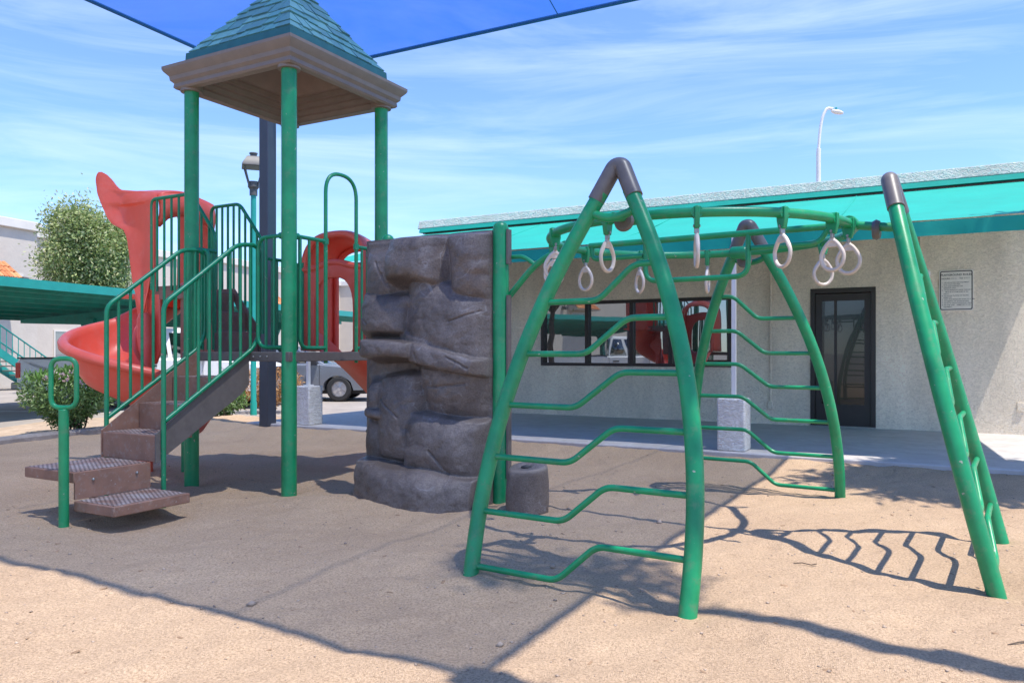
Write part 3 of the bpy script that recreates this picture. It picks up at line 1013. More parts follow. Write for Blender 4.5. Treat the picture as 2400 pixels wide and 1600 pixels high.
MB().sphere((rc[0], rc[1], 4.70), 0.05).build('finial', M['shingle'][0], roof)

# railings
def rail(name, path, r, parent, pickets=(), closed=False, pr=0.0125, m='greenrail', rad=0.09):
    o = MB().tube(fillet(path, rad, 6, closed), r, 12, closed).build(name, M[m], parent)
    for a, b in pickets:
        MB().tube([a, b], pr, 10).build('picket', M[m], o)
    return o
rr = 0.0175
# right side (u = 0): barrier beside the front post
rail('guard_rail', [(0, 0.06, 2.155), (0, 0.441, 2.155)], rr, tower, [((0, v, 2.15), (0, v, 1.215)) for v in (0.235, 0.335)])
rail('guard_rail', [(0, 0.125, 2.15), (0, 0.125, 1.215), (0, 0.441, 1.215)], 0.0165, tower)
MB().tube(fillet([(0.0, 0.441, 1.08), (0, 0.441, 2.78), (0, 0.85, 2.78), (0, 0.85, 1.08)], 0.22, 10), rr, 12).build('hand_arch', M['green'], tower)
for v in (0.441, 0.85):
    MB().sphere((0.02, v, 1.13), 0.02, 10, 6).build('bolt', M['greenrail'], tower)
    MB().lathe([(0.027, 2.13), (0.027, 2.18)], (0, v, 0), 14).build('clamp', M['greenrail'], tower)
rail('guard_rail', [(0, 0.85, 2.155), (0, 1.16, 2.155)], rr, tower, [((0, v, 2.15), (0, v, 1.215)) for v in (0.93, 1.01)])
rail('guard_rail', [(0, 1.09, 2.15), (0, 1.09, 1.215), (0, 0.85, 1.215)], 0.0165, tower)
for (u, v) in ((0, 0.07), (-0.07, 0)):
    MB().lathe([(0.028, -0.03), (0.028, 0.03)], (0, 0, 0), 12).xform(Matrix.Translation((u, v, 2.155)) @ Matrix.Rotation(R(90), 4, 'X' if u == 0 else 'Y')).build('clamp', M['greenrail'], tower)
# front, between stairs and the front post
rail('guard_rail', [(-0.06, 0, 2.155), (-0.36, 0, 2.155), (-0.36, 0, 1.22), (-0.06, 0, 1.22)], rr, tower, [((u, 0, 2.15), (u, 0, 1.22)) for u in (-0.17, -0.265)], rad=0.11)
# front, between left post and stairs
rail('guard_rail', [(-1.14, 0.0, 2.10), (-1.03, 0.04, 2.10), (-1.03, 0.04, 1.30)], rr, tower, [((-1.09, 0.02, 2.10), (-1.09, 0.02, 1.2))], rad=0.06)
# back panels beside the slide entrance
for u in (-1.1, -1.02):
    MB().tube([(u, 1.22, 1.2), (u, 1.22, 2.1)], 0.0125, 10).build('picket', M['greenrail'], tower)
# left side beyond the upper steps
rail('guard_rail', [(-1.2, 0.93, 2.12), (-1.2, 1.16, 2.12)], rr, tower, [((-1.2, v, 2.12), (-1.2, v, 1.2)) for v in (0.97, 1.04, 1.11)])
rail('guard_rail', [(-1.2, 0.06, 2.12), (-1.2, 0.28, 2.12)], rr, tower, [((-1.2, v, 2.12), (-1.2, v, 1.2)) for v in (0.12, 0.18, 0.24)])

# upper steps and platform up to the spiral slide
up = thing('upper_platform', 'dark brown steps and small platform leading up to the spiral slide', 'platform', PF, RZ)
st = MB()
for k in range(3):
    u0 = -1.265 - 0.165 * k
    st.box(u0 - 0.19, u0, 0.32, 0.85, 1.11 if k == 0 else 1.11 + 0.2 * k - 0.02, 1.18 + 0.2 * (k + 1))
step_names = []
for k in range(3):
    u0 = -1.265 - 0.17 * k
    MB().box(u0 - 0.165, u0, 0.325, 0.845, 1.12, 1.18 + 0.2 * (k + 1)).build('step', M['brown'], up, bevel=0.006)
for v in (0.300, 0.862):
    MB().prism([(-1.25, 1.10), (-1.25, 1.40), (-1.62, 1.83), (-2.12, 1.83), (-2.12, 1.70), (-1.62, 1.70)], v - 0.008, v + 0.008, 'y').build('side_plate', M['brown'], up)
MB().box(-2.12, -1.776, 0.309, 0.853, 1.715, 1.79).build('platform_plate', M['brown'], up, bevel=0.005)
MB().lathe([(0.045, -0.3), (0.045, 1.71)], (-1.78, 0.40, 0), 18).build('support_post', M['green'], up)
for v, ue in ((0.285, -2.14), (0.875, -1.98)):
    top = [(-1.235, v, 1.36), (-1.235, v, 2.30), (-1.56, v, 2.70), (ue, v, 2.70), (ue, v, 1.80)]
    pk = []
    for u in np.linspace(-1.31, ue + 0.08, 8):
        zt = 2.70 if u < -1.57 else 2.30 + (u + 1.235) / (-0.325) * 0.40
        zb = 1.83 if u < -1.62 else 1.42 + (u + 1.25) / (-0.37) * 0.40
        pk.append(((u, v, zt - 0.005), (u, v, zb - 0.05)))
    rail('guard_rail', top, rr, up, pk, rad=0.07)

# stairs
stairs = thing('stair_flight', 'brown metal stairs with green railings in front of the tower', 'stairs', PF, RZ)
uL, uR = -1.05, -0.419
for k in range(3):
    v0 = -0.957 + 0.319 * k
    z = 0.55 + 0.21 * k
    MB().box(uL, uR, v0, v0 + 0.03, z - (0.2 if k == 0 else 0.212), z).box(uL, uR, v0 + 0.03, v0 + (0.335 if k < 2 else 0.255), z - 0.045, z).build('step', M['brown'], stairs, bevel=0.005)
    MB().box(uL + 0.02, uR - 0.02, v0 + 0.015, v0 + 0.3, z + 0.0005, z + 0.003).build('tread', M['tread'], stairs)
for u in (uR + 0.012, uL - 0.012):
    MB().prism([(-0.962, 0.34), (-0.962, 0.56), (-0.06, 1.185), (-0.062, 0.90), (-0.15, 0.82)], u - 0.006, u + 0.006, 'x').build('stringer', M['deckgrey' if u > -0.5 else 'brown'], stairs)
# turned bottom platforms
MB().box(-1.05, -0.46, -1.56, -0.962, 0.275, 0.35).build('platform_slab', M['brown'], stairs, bevel=0.007)
MB().box(-1.03, -0.48, -1.54, -0.98, 0.3505, 0.353).build('tread', M['tread'], stairs)
MB().box(-0.475, -0.459, -1.55, -0.965, 0.16, 0.345).build('riser_panel', M['brown'], stairs)
for v in (-1.42, -1.08):
    MB().sphere((-0.457, v, 0.285), 0.012, 8, 5).build('bolt', M['steel'], stairs)
MB().box(-0.46, -0.02, -1.56, -0.962, 0.085, 0.155).build('platform_slab', M['brown'], stairs, bevel=0.007)
MB().box(-0.44, -0.04, -1.54, -0.98, 0.1555, 0.158).build('tread', M['tread'], stairs)
for (u, v) in ((-0.95, -1.1), (-0.40, -1.03)):
    MB().tube([(u, v, -0.3), (u, v, 0.12 if u > -0.5 else 0.29)], 0.03, 12).build('support_leg', M['brown'], stairs)
for u in (uR + 0.03, uL - 0.03):
    top = [(u, -0.905, -0.15), (u, -0.905, 1.545), (u, -0.78, 1.635), (u, -0.20, 2.075), (u, -0.02, 2.095), (u, 0.045, 2.06), (u, 0.045, 1.33), (u, -0.03, 1.21), (u, -0.895, 0.655)]
    pk = []
    for v in np.linspace(-0.80, -0.06, 8):
        zt = 1.635 + (v + 0.78) / 0.58 * 0.44 if v < -0.2 else 2.085
        if v < -0.78: zt = 1.62
        zb = 0.655 + (v + 0.895) / 0.865 * 0.555
        pk.append(((u, v, zt), (u, v, zb)))
    rail('handrail', top, 0.0185, stairs, pk, rad=0.075)

# hand loop post at the foot of the stairs
hp = thing('hand_loop_post', 'short green post topped by an oval hand loop left of the stairs', 'grab post', (-3.06, 5.35, 0), RZ)
MB().lathe([(0.0325, -0.3), (0.0325, 0.785), (0.028, 0.79)], seg=22).build('post', M['green'], hp)
MB().tube(fillet([(-0.088, 0, 0.80), (0.088, 0, 0.80), (0.088, 0, 1.135), (-0.088, 0, 1.135)], 0.07, 7, True), 0.0165, 12, True).xform(Matrix.Rotation(R(28), 4, 'Z')).build('loop', M['green'], hp)

# ------------------------------------------------------------------ spiral slide
sp = thing('spiral_slide', 'red plastic spiral slide curling round behind the stairs', 'slide', PF + U * -2.13 + V * 0.2, RZ)
sec = [(0.075, -0.02), (0.10, 0.0), (0.125, -0.02), (0.14, -0.18), (0.19, -0.31), (0.30, -0.37), (0.46, -0.385), (0.60, -0.34), (0.69, -0.22), (0.725, -0.05), (0.74, 0.0), (0.765, 0.018), (0.80, 0.015), (0.825, -0.015), (0.82, -0.06)]
def rim(th):
    z = 1.50 - (th - 170) * 0.0031
    if th < 170:
        z = 1.50 + (170 - th) * 0.0068
    if th > 430:
        z = max(0.48, z)
    return z
rows = []
for i in range(97):
    th = 95 + i * (375.0 / 96)
    a = R(th)
    row = []
    for (r_, dz) in sec:
        k = 1.0 if th < 440 else max(0.55, 1 - (th - 440) / 90)
        r_ = r_ * 0.90
        row.append((r_ * math.cos(a), r_ * math.sin(a), rim(th) + dz * k))
    rows.append(row)
MB().grid(rows).build('chute', M['red'], sp, solid=0.016, angle=50)
MB().lathe([(0.075, -0.3), (0.075, 1.50), (0.05, 1.56), (0.001, 1.57)], seg=20).build('centre_column', M['red'], sp)
# hood: curved side walls and an arched top, open at both ends   (local u,v relative to the column)
zc = [1.62, 1.70, 1.88, 2.15, 2.35, 2.43, 2.47, 2.53, 2.68, 2.80, 2.94, 2.99, 3.02]
ul = [-0.22, -0.24, -0.31, -0.36, -0.40, -0.47, -0.60, -0.66, -0.73, -0.785, -0.81, -0.80, -0.76]
zr = [1.62, 2.70, 2.77, 2.80, 2.83, 2.88, 2.95, 3.00, 3.02]
ur = [0.03, 0.03, 0.00, -0.20, -0.50, -0.57, -0.625, -0.68, -0.73]
side = []
for z in np.concatenate([np.linspace(1.62, 2.68, 18), np.linspace(2.70, 3.02, 16)]):
    a_, b_ = float(np.interp(z, zc, ul)), float(np.interp(z, zr, ur))
    row = []
    for k in range(15):
        uu = a_ + (b_ - a_) * k / 14
        fl = max(0.0, min(1.0, (-uu - 0.46) / 0.34))
        vv = 0.10 - 0.13 * fl * fl * (3 - 2 * fl) + 0.03 * math.sin(math.pi * k / 14) * (1 if z < 2.7 else 0)
        if z > 2.62:
            vv += 0.06 * min(1.0, (z - 2.62) / 0.2) ** 2 * max(0.0, min(1.0, (uu + 0.5) / 0.3))
        row.append((uu + 0.10 * fl, vv, z))
    side.append(row)
hood = MB().grid(side).build('hood', M['red'], sp, solid=0.045, bevel=0.012, angle=60)
top_ = []
for uu in np.linspace(0.03, -0.54, 9):
    zt = float(np.interp(-uu, [-0.1, -0.06, 0.2, 0.5, 0.54], [2.76, 2.77, 2.80, 2.82, 2.83]))
    sec_ = [(0.155, zt - 0.03), (0.20, zt + 0.005), (0.30, zt + 0.035), (0.45, zt + 0.05), (0.60, zt + 0.035), (0.72, zt - 0.005), (0.79, zt - 0.09), (0.81, zt - 0.25), (0.80, zt - 0.55), (0.79, 2.0), (0.78, 1.70)]
    top_.append([(uu - (0.10 * max(0, (v - 0.6)) if uu > 0 else 0), v, z) for v, z in sec_])
MB().grid(top_).build('hood_top', M['red'], sp, solid=0.04, subsurf=1, angle=60)
lip = []
for k in range(15):
    v = 0.13 + 0.66 * k / 14
    q = (v - 0.46) / 0.33
    zb_ = 2.58 - 0.10 * q * q - 0.16 * max(0, abs(q) - 0.7)
    zt_ = 2.80 - 0.05 * q * q
    lip.append([(0.03 + 0.03 * math.sin(math.pi * i / 5), v, zb_ + (zt_ - zb_) * i / 5) for i in range(6)])
MB().grid(lip).build('hood_lip', M['red'], sp, solid=0.04, angle=60)
MB().box(-0.62, 0.12, 0.12, 0.78, 1.735, 1.775).build('entry_floor', M['red'], sp, bevel=0.012)
MB().prism([(0.02, 1.05), (0.10, 1.20), (0.10, 1.76), (-0.30, 1.76), (-0.22, 1.45)], 0.09, 0.13, 'y').build('gusset', M['red'], sp, bevel=0.012)

# ------------------------------------------------------------------ hooded straight slide at the back
sl = thing('hooded_slide', 'red plastic slide with arched hood at the back of the deck', 'slide', PF + U * -0.62 + V * 1.25, RZ)
def arch_pts(hw, zb, zs, zt, n=14):
    p = [(-hw, zb), (-hw, (zb + zs) / 2)]
    for k in range(n + 1):
        a = math.pi * k / n
        p.append((-hw * math.copysign(abs(math.cos(a)) ** 0.75, math.cos(a)), zs + (zt - zs) * math.sin(a) ** 0.85))
    p += [(hw, (zb + zs) / 2), (hw, zb)]
    return p
hd = []
for j in range(8):
    t = j / 7
    P = arch_pts(0.43 - 0.05 * t, 1.17, 2.02 - 0.06 * t, 2.40 - 0.10 * t * t)
    hd.append([(x, 0.0 + 0.42 * t, z) for x, z in P])
hoodb = MB().grid(hd).build('hood', M['red'], sl, solid=0.03, subsurf=1, angle=60)
MB().tube([(x, 0.0, z) for x, z in arch_pts(0.41, 1.19, 2.02, 2.37, 20)], 0.035, 10).build('hood_rim', M['red'], sl)
MB().tube([(x, 0.42, z) for x, z in arch_pts(0.35, 1.19, 1.96, 2.27, 20)], 0.03, 10).build('hood_rim', M['red'], sl)
# front panel with the arched doorway, cross bar above it
dw = arch_pts(0.255, 1.19, 1.60, 1.93, 14)
ow = arch_pts(0.42, 1.19, 1.98, 2.08, 14)
fp = MB()
n_ = len(dw)
fp.add([(x, 0.0, z) for x, z in dw] + [(x, 0.0, z) for x, z in ow], [(i, i + 1, n_ + i + 1, n_ + i) for i in range(n_ - 1)])
fp.build('door_panel', M['red'], sl, solid=0.05, bevel=0.012, angle=60)
MB().tube([(x, -0.01, 2.055 + 0.03 * math.cos(x * 9)) for x in np.linspace(-0.40, 0.40, 15)], 0.035, 10).build('cross_bar', M['red'], sl)
ch = []
for i in range(24):
    t = i / 23
    v = 0.02 + 1.75 * t
    q = min(1.0, t * 1.15)
    z = 1.17 - 0.95 * (q * q * (3 - 2 * q) * 0.45 + 0.55 * q)
    w = [(-0.31, 0.20), (-0.335, 0.225), (-0.30, 0.235), (-0.275, 0.19), (-0.255, 0.06), (-0.20, 0.01), (0, 0.0), (0.20, 0.01), (0.255, 0.06), (0.275, 0.19), (0.30, 0.235), (0.335, 0.225), (0.31, 0.20)]
    ch.append([(x, v, z + dz) for x, dz in w])
MB().grid(ch).build('chute', M['red'], sl, solid=0.014, angle=50)
MB().tube([(0, 1.15, -0.3), (0, 1.15, 0.40)], 0.03, 10).build('leg', M['green'], sl)
MB().box(-0.2, 0.2, 1.135, 1.165, 0.32, 0.41).build('leg_bracket', M['green'], sl)

# ------------------------------------------------------------------ rock climbing wall
RW0 = Vector((-0.088, 6.12, 0))
rw = thing('rock_climbing_wall', 'brown grey moulded rock climbing wall between two green posts', 'climbing wall', RW0, RZ)
def sstep(x, a, b):
    t = np.clip((x - a) / (b - a), 0, 1)
    return t * t * (3 - 2 * t)
def rock_face():
    nx, nz = 190, 330
    xs = np.linspace(-1.17, -0.03, nx)
    zs = np.linspace(-0.12, 2.13, nz)
    X, Z = np.meshgrid(xs, zs)
    wx = X + 0.035 * vnoise(X, Z, 4.0, 11) + 0.012 * vnoise(X, Z, 14, 4)
    wz = Z + 0.045 * vnoise(X, Z, 3.2, 23) + 0.012 * vnoise(X, Z, 13, 9)
    Hh = np.full(X.shape, 0.045)
    def block(x0, x1, z0, z1, d, sx=0.055, st=0.03, sb=0.06, bul=0.03, tilt=0.0, slope=0.0, kx=0.0):
        """x0..x1, z0..z1; tilt shears the top edge, slope leans the face out downwards"""
        nonlocal Hh
        zt = z1 + tilt * (wx - (x0 + x1) / 2)
        zb = z0 + tilt * 0.6 * (wx - (x0 + x1) / 2)
        m = sstep(wx, x0 - sx, x0 + sx) * (1 - sstep(wx, x1 - sx, x1 + sx)) * sstep(wz, zb - sb, zb + sb) * (1 - sstep(wz, zt - st, zt + st))
        cx = np.clip((wx - x0) / (x1 - x0), 0, 1); cz = np.clip((wz - zb) / (zt - zb + 1e-6), 0, 1)
        h = d - 0.045 + (0.05 + 1.3 * bul) * (1 - np.abs(2 * cx - 1) ** 2.6) * (1 - np.abs(2 * cz - 1) ** 3.2 * 0.8) + slope * (0.5 - cz) + kx * (cx - 0.5)
        Hh = np.maximum(Hh, 0.045 + (h - 0.045) * m)
    # upper stones
    block(-1.16, -0.84, 1.56, 2.03, 0.12, bul=0.03, tilt=0.05, kx=0.05)
    block(-0.90, -0.42, 1.72, 2.16, 0.20, bul=0.05, sb=0.07, tilt=-0.05, slope=0.05)
    block(-0.38, -0.05, 1.55, 2.14, 0.135, bul=0.04, sb=0.08, tilt=0.12, slope=-0.05)
    block(-1.15, -0.66, 1.28, 1.66, 0.19, bul=0.05, tilt=-0.12, slope=0.05)
    block(-0.74, -0.06, 1.10, 1.76, 0.15, bul=0.06, tilt=-0.40, slope=0.07)
    # main ledge
    block(-1.06, -0.55, 1.10, 1.265, 0.33, bul=0.03, st=0.018, sb=0.03, tilt=-0.08, kx=-0.05)
    block(-0.66, -0.05, 1.03, 1.20, 0.28, bul=0.02, st=0.018, sb=0.03, tilt=-0.20)
    block(-0.80, -0.08, 1.14, 1.29, 0.19, bul=0.03, st=0.02, sb=0.05, tilt=-0.20)
    # hollow under the ledge stays shallow; lower stones
    block(-0.62, -0.05, 0.55, 1.06, 0.10, bul=0.05, slope=-0.16, sb=0.05)
    block(-1.10, -0.88, 0.62, 0.96, 0.17, bul=0.04, st=0.04)
    block(-0.96, -0.58, 0.28, 0.99, 0.20, bul=0.05, tilt=0.05, slope=0.03)
    block(-1.09, -0.80, 0.60, 0.725, 0.22, bul=0.04, st=0.018, tilt=-0.10)
    block(-1.13, -0.78, 0.20, 0.62, 0.13, bul=0.04)
    block(-0.70, -0.04, 0.20, 0.685, 0.25, bul=0.06, st=0.025, tilt=-0.10, slope=0.05, kx=-0.03)
    # foot
    block(-1.085, 0.02, -0.2, 0.275, 0.38, bul=0.10, st=0.025, tilt=-0.06, slope=0.06)
    Hh += 0.03 * np.abs(vnoise(X + Z * 0.4, Z, 4.5, 31)) + 0.018 * np.abs(vnoise(X - Z * 0.5, Z, 9, 8)) + 0.008 * vnoise(X, Z, 20, 8) + 0.004 * vnoise(X, Z, 42, 5)
    # chipped cracks
    for (x0, z0, x1, z1) in ((-1.12, 1.50, -1.02, 1.42), (-0.30, 1.42, -0.10, 1.50), (-0.9, 0.80, -0.72, 0.66), (-0.40, 0.42, -0.25, 0.24), (-0.28, 1.14, -0.12, 1.06), (-0.5, 0.9, -0.2, 0.93), (-1.0, 1.93, -0.9, 1.75), (-0.55, 1.17, -0.52, 1.07)):
        tx, tz = x1 - x0, z1 - z0
        s_ = np.clip(((X - x0) * tx + (Z - z0) * tz) / (tx * tx + tz * tz), 0, 1)
        dd = np.hypot(X - x0 - s_ * tx, Z - z0 - s_ * tz + 0.015 * vnoise(X, Z, 18, 3))
        Hh -= 0.016 * np.exp(-(dd / 0.007) ** 2)
    edge = np.minimum(sstep(X, -1.17, -1.13), 1 - sstep(X, -0.05, -0.03))
    edget = 1 - sstep(Z, 2.09, 2.13)
    Hh = 0.02 + (Hh - 0.02) * np.maximum(0.12, edge * np.maximum(0.25, edget))
    verts = np.stack([X * 1.115, -Hh, Z], -1).reshape(-1, 3)
    i = np.arange(nz - 1)[:, None] * nx + np.arange(nx - 1)[None]
    q = np.stack([i, i + 1, i + nx + 1, i + nx], -1).reshape(-1, 4)
    npmesh('rock_face', verts, q, M['rock'], rw, smooth=True)
rock_face()
MB().box(-1.33, -0.045, -0.005, 0.055, 0.05, 2.135).build('back_panel', M['deckgrey'], rw, bevel=0.006)
post(0.0, 0.0, 2.20, 0.0635, rw, 'green', True)
post(-1.20, 0.125, 2.20, 0.055, rw, 'green', True)
for z in (2.0, 1.3, 0.5):
    MB().sphere((-1.315, -0.012, z), 0.018, 10, 6, (1, 0.5, 1)).build('bolt', M['cap'], rw)
MB().box(0.066, 0.08, -0.03, 0.03, 0.2, 1.62).build('side_panel', M['deckgrey'], rw)
MB().box(0.066, 0.08, -0.03, 0.03, 1.86, 2.13).build('side_panel', M['deckgrey'], rw)

# rock stump step
def stump():
    n, m_ = 40, 26
    rows = []
    for j in range(m_ + 1):
        t = j / m_
        if t < 0.8:
            z = -0.12 + (0.335 + 0.12) * t / 0.8
            r0 = 0.135 + 0.018 * math.sin(t * 3.4)
        else:
            q = (t - 0.8) / 0.2
            z = 0.335 + 0.012 * math.sin(q * 3.1) - (0.03 * max(0, q - 0.6) / 0.4)
            r0 = 0.142 * (1 - q) + 0.0005
        row = []
        for i in range(n + 1):
            a = 2 * math.pi * (i % n) / n
            k = 1 + 0.22 * float(vnoise(math.cos(a) * 1.2 + 3, math.sin(a) * 1.2 + z * 1.6, 1.0)) + 0.07 * float(vnoise(math.cos(a) * 4, math.sin(a) * 4 + z * 5, 1.0))
            row.append((r0 * k * math.cos(a), r0 * k * math.sin(a), z + (0.02 * math.cos(a - 1) if z > 0.2 else 0) - (0.02 if t > 0.97 else 0)))
        rows.append(row)
    return MB().grid(rows)
so = stump().build('rock_step', M['rock'], angle=60)
so.location = (0.115, 5.80, 0.0)
tag(so, 'small brown moulded rock stump in the sand beside the climbing wall', 'rock step')
MB().sphere((-0.01, -0.02, 0.330), 0.034, 12, 6, (1.2, 0.6, 0.5)).build('drain_hole', M['blackplastic'], so)

# ------------------------------------------------------------------ overhead ring climber
CC = Vector((1.24, 5.31, 0)); CZ = R(-33.1)
cl = thing('overhead_climber', 'green overhead ring climber standing on three arched ladder frames', 'climber', CC, CZ)
prof = [(0, .60), (.31, .604), (.60, .582), (.87, .542), (1.16, .475), (1.45, .39), (1.70, .288), (1.90, .195), (2.10, .098)]
def curve_leg(sgn):
    ss = np.linspace(-0.2, 2.12, 30)
    # smooth interpolation of the measured profile
    c = np.polyfit([p[0] for p in prof], [p[1] for p in prof], 4)
    return [(sgn * (np.polyval(c, s) if s > 0 else np.polyval(c, 0)), s) for s in ss]
SL = math.hypot(2.2, 0.55)
def on_frame(x, s):          # frame plane: foot line at y=-1.749, leaning inward
    return (x, -1.749 + s * 0.55 / SL, s * 2.2 / SL)
for k in range(3):           # front, right, back
    rot = Matrix.Rotation((0, math.pi / 2, math.pi)[k], 4, 'Z')
    cap = MB().tube(fillet([on_frame(-0.115, 2.075), on_frame(-0.022, 2.268), on_frame(0.022, 2.268), on_frame(0.115, 2.075)], 0.05, 6), 0.0475, 18).xform(rot)
    fr = MB()
    legs = []
    a_frame = cap.build('ladder_frame', M['cap'], cl)
    for sgn in (-1, 1):
        MB().tube([on_frame(x, s) for x, s in curve_leg(sgn)], 0.0425, 20).xform(rot).build('leg', M['green'], a_frame)
    c = np.polyfit([p[0] for p in prof], [p[1] for p in prof], 4)
    for s0, xa, xb in ((.045, -.083, .115), (.335, -.083, .128), (.63, -.085, .14), (.917, -.09, .144), (1.205, -.068, .15), (1.498, -.03, .155)):
        s1 = s0 + 0.193
        MB().tube(fillet([on_frame(-np.polyval(c, s0), s0), on_frame(xa, s0), on_frame(xb, s1), on_frame(np.polyval(c, s1), s1)], 0.05, 6), 0.0165, 12).xform(rot).build('rung', M['green'], a_frame)
    w = np.polyval(c, 1.99)
    MB().tube([on_frame(x, 2.02 - 0.055 * math.cos(x / w * 1.5)) for x in np.linspace(-w * 1.0, w * 1.0, 11)], 0.024, 12).xform(rot).build('brace', M['green'], a_frame)
    # connector to the ring with its round clamp
    y0, z0 = on_frame(0, 1.99)[1:]
    MB().tube([(0, y0, z0 - 0.02), (0, -0.96, 1.955)], 0.026, 12).xform(rot).build('connector', M['green'], a_frame)
    MB().lathe([(0.02, -0.02), (0.052, -0.02), (0.062, 0.0), (0.052, 0.02), (0.02, 0.02)], seg=22).xform(rot @ Matrix.Translation((0, y0 + 0.14, z0 - 0.02)) @ Matrix.Rotation(R(90), 4, 'X')).build('clamp_disc', M['cap'], a_frame)
RR, RZ_ = 0.98, 1.955
MB().tube([(RR * math.cos(2 * math.pi * i / 72), RR * math.sin(2 * math.pi * i / 72), RZ_) for i in range(72)], 0.0285, 14, True).build('ring_track', M['green'], cl)
for a in (0, 90, 180, 270):
    MB().lathe([(0.045, -0.06), (0.05, -0.05), (0.05, 0.05), (0.045, 0.06)], seg=16).xform(Matrix.Rotation(R(a), 4, 'Z') @ Matrix.Translation((RR, 0, RZ_)) @ Matrix.Rotation(R(90), 4, 'X')).build('ring_joint', M['green'], cl)
# centre bar with hanging grab frame
MB().tube([(-0.80, 0, 1.955), (RR, 0, 1.955)], 0.021, 12).build('centre_bar', M['green'], cl)
MB().tube(fillet([(-0.78, 0, 1.955), (-0.78, 0, 1.855), (-0.38, 0, 1.855)], 0.06), 0.017, 12).build('grab_frame', M['green'], cl)
MB().tube(fillet([(-0.36, 0, 1.95), (-0.36, 0, 1.675), (0.36, 0, 1.675), (0.36, 0, 1.95)], 0.09, 7), 0.018, 12).build('grab_frame', M['green'], cl)
MB().tube(fillet([(0.38, 0, 1.855), (0.80, 0, 1.855), (0.86, 0, 1.955)], 0.07), 0.017, 12).build('grab_frame', M['green'], cl)
# arm up from the post of the rock wall
MB().tube(fillet([(-1.52, 0, 1.60), (-1.30, 0, 1.82), (-1.15, 0, 1.915), (-0.96, 0, 1.94)], 0.16, 7), 0.024, 12).build('support_arm', M['green'], cl)
MB().tube(fillet([(-1.50, 0, 1.92), (-1.38, 0, 1.92), (-1.30, 0, 1.87), (-1.25, 0, 1.83)], 0.06, 5), 0.017, 12).build('support_arm', M['green'], cl)

# hanging rings
def ring_mesh():
    n, s = 40, 10
    P, rs = [], []
    for i in range(n):
        a = 2 * math.pi * i / n
        x, z = 0.068 * math.sin(a), -0.076 * math.cos(a)
        if z > 0.02:
            x *= 1 - 0.35 * ((z - 0.02) / 0.06)
            z += 0.02 * ((z - 0.02) / 0.056)
        P.append((x, 0, z - 0.12))
        rs.append(0.0115 if z < 0.03 else 0.0125)
    return MB().tube(P, rs, s, True)
def make_ring():
    t = thing('hanging_ring', 'x', 'ring')
    r_ = ring_mesh().build('ring', M['ring'], t)
    MB().prism([(-0.032, -0.062), (-0.022, -0.028), (-0.012, -0.008), (0.012, -0.008), (0.022, -0.028), (0.032, -0.062)], -0.008, 0.008, 'y').build('web', M['ring'], r_, bevel=0.004)
    MB().prism([(-0.036, 0.135), (0.036, 0.135), (0.036, 0.07), (0.022, 0.015), (-0.022, 0.015), (-0.036, 0.07)], -0.014, 0.014, 'y').build('hanger', M['green'], t, bevel=0.004)
    MB().lathe([(0.034, -0.025), (0.034, 0.025)], seg=16).xform(Matrix.Translation((0, 0, 0.105)) @ Matrix.Rotation(R(90), 4, 'Y')).build('collar', M['green'], t)
    MB().box(-0.008, 0.008, -0.014, 0.014, -0.012, 0.03).build('shackle', M['steel'], t, bevel=0.003)
    MB().tube([(0, -0.02, 0.03), (0, 0.02, 0.03)], 0.008, 8).build('bolt', M['steel'], t)
    return t
proto = make_ring()
rings = [(-100.8, 'cream hanging ring nearest the front ladder frame, seen through its left side'), (-69.5, 'cream hanging ring seen edge-on above the window, right of the front frame'), (-41.1, 'cream hanging ring on the near curve, left of the cluster above the door'), (-17.6, 'middle ring of the three clustered cream rings above the dark door'), (-3.0, 'rightmost cream ring of the cluster beside the right ladder frame'), (46, 'leftmost and farthest cream ring of the cluster above the dark door'), (104.3, 'cream ring on the far curve seen edge-on left of the back frame'), (136, 'cream ring on the far curve hanging behind the grab frame corner'), (166.6, 'cream ring on the far curve just right of the front frame left leg'), (-135, 'nearer of the two overlapping cream rings by the left joint'), (-163, 'leftmost cream ring hanging at the joint next to the rock wall')]
for i, (a, lab) in enumerate(rings):
    o = proto if i == 0 else copy_tree(proto)
    wa = CZ + R(a)
    o.location = CC + Vector((RR * math.cos(wa), RR * math.sin(wa), RZ_ - 0.105))
    o.rotation_euler = (0, 0, wa + R(random.uniform(-9, 9)))
    o['label'] = lab
    o['group'] = 'rings hanging from the overhead climber'

# ------------------------------------------------------------------ lamp posts
lp = thing('lamp_post', 'teal lamp post with grey lantern behind the play tower', 'lamp post', (-4.75, 14.4, 0), R(20))
MB().lathe([(0.06, -0.1), (0.06, 0.25), (0.05, 0.27), (0.048, 4.05)], seg=16).build('pole', M['teal'], lp)
MB().lathe([(0.07, 4.05), (0.07, 4.16), (0.10, 4.20), (0.10, 4.30)], seg=16).build('socket', M['lantern'], lp)
for k in range(4):
    a = math.pi / 4 + k * math.pi / 2
    MB().bar((0.10 * math.cos(a), 0.10 * math.sin(a), 4.22), (0.23 * math.cos(a), 0.23 * math.sin(a), 4.58), 0.02, 0.02).build('lantern_arm', M['lantern'], lp)
MB().lathe([(0.19, 4.555), (0.205, 4.57), (0.20, 4.60), (0.12, 4.74), (0.10, 4.755)], square=True).build('lantern_roof', M['lantern'], lp, bevel=0.004)
MB().lathe([(0.06, 4.75), (0.06, 4.80), (0.075, 4.81), (0.075, 4.83)], seg=12).build('lantern_cap', M['lantern'], lp)

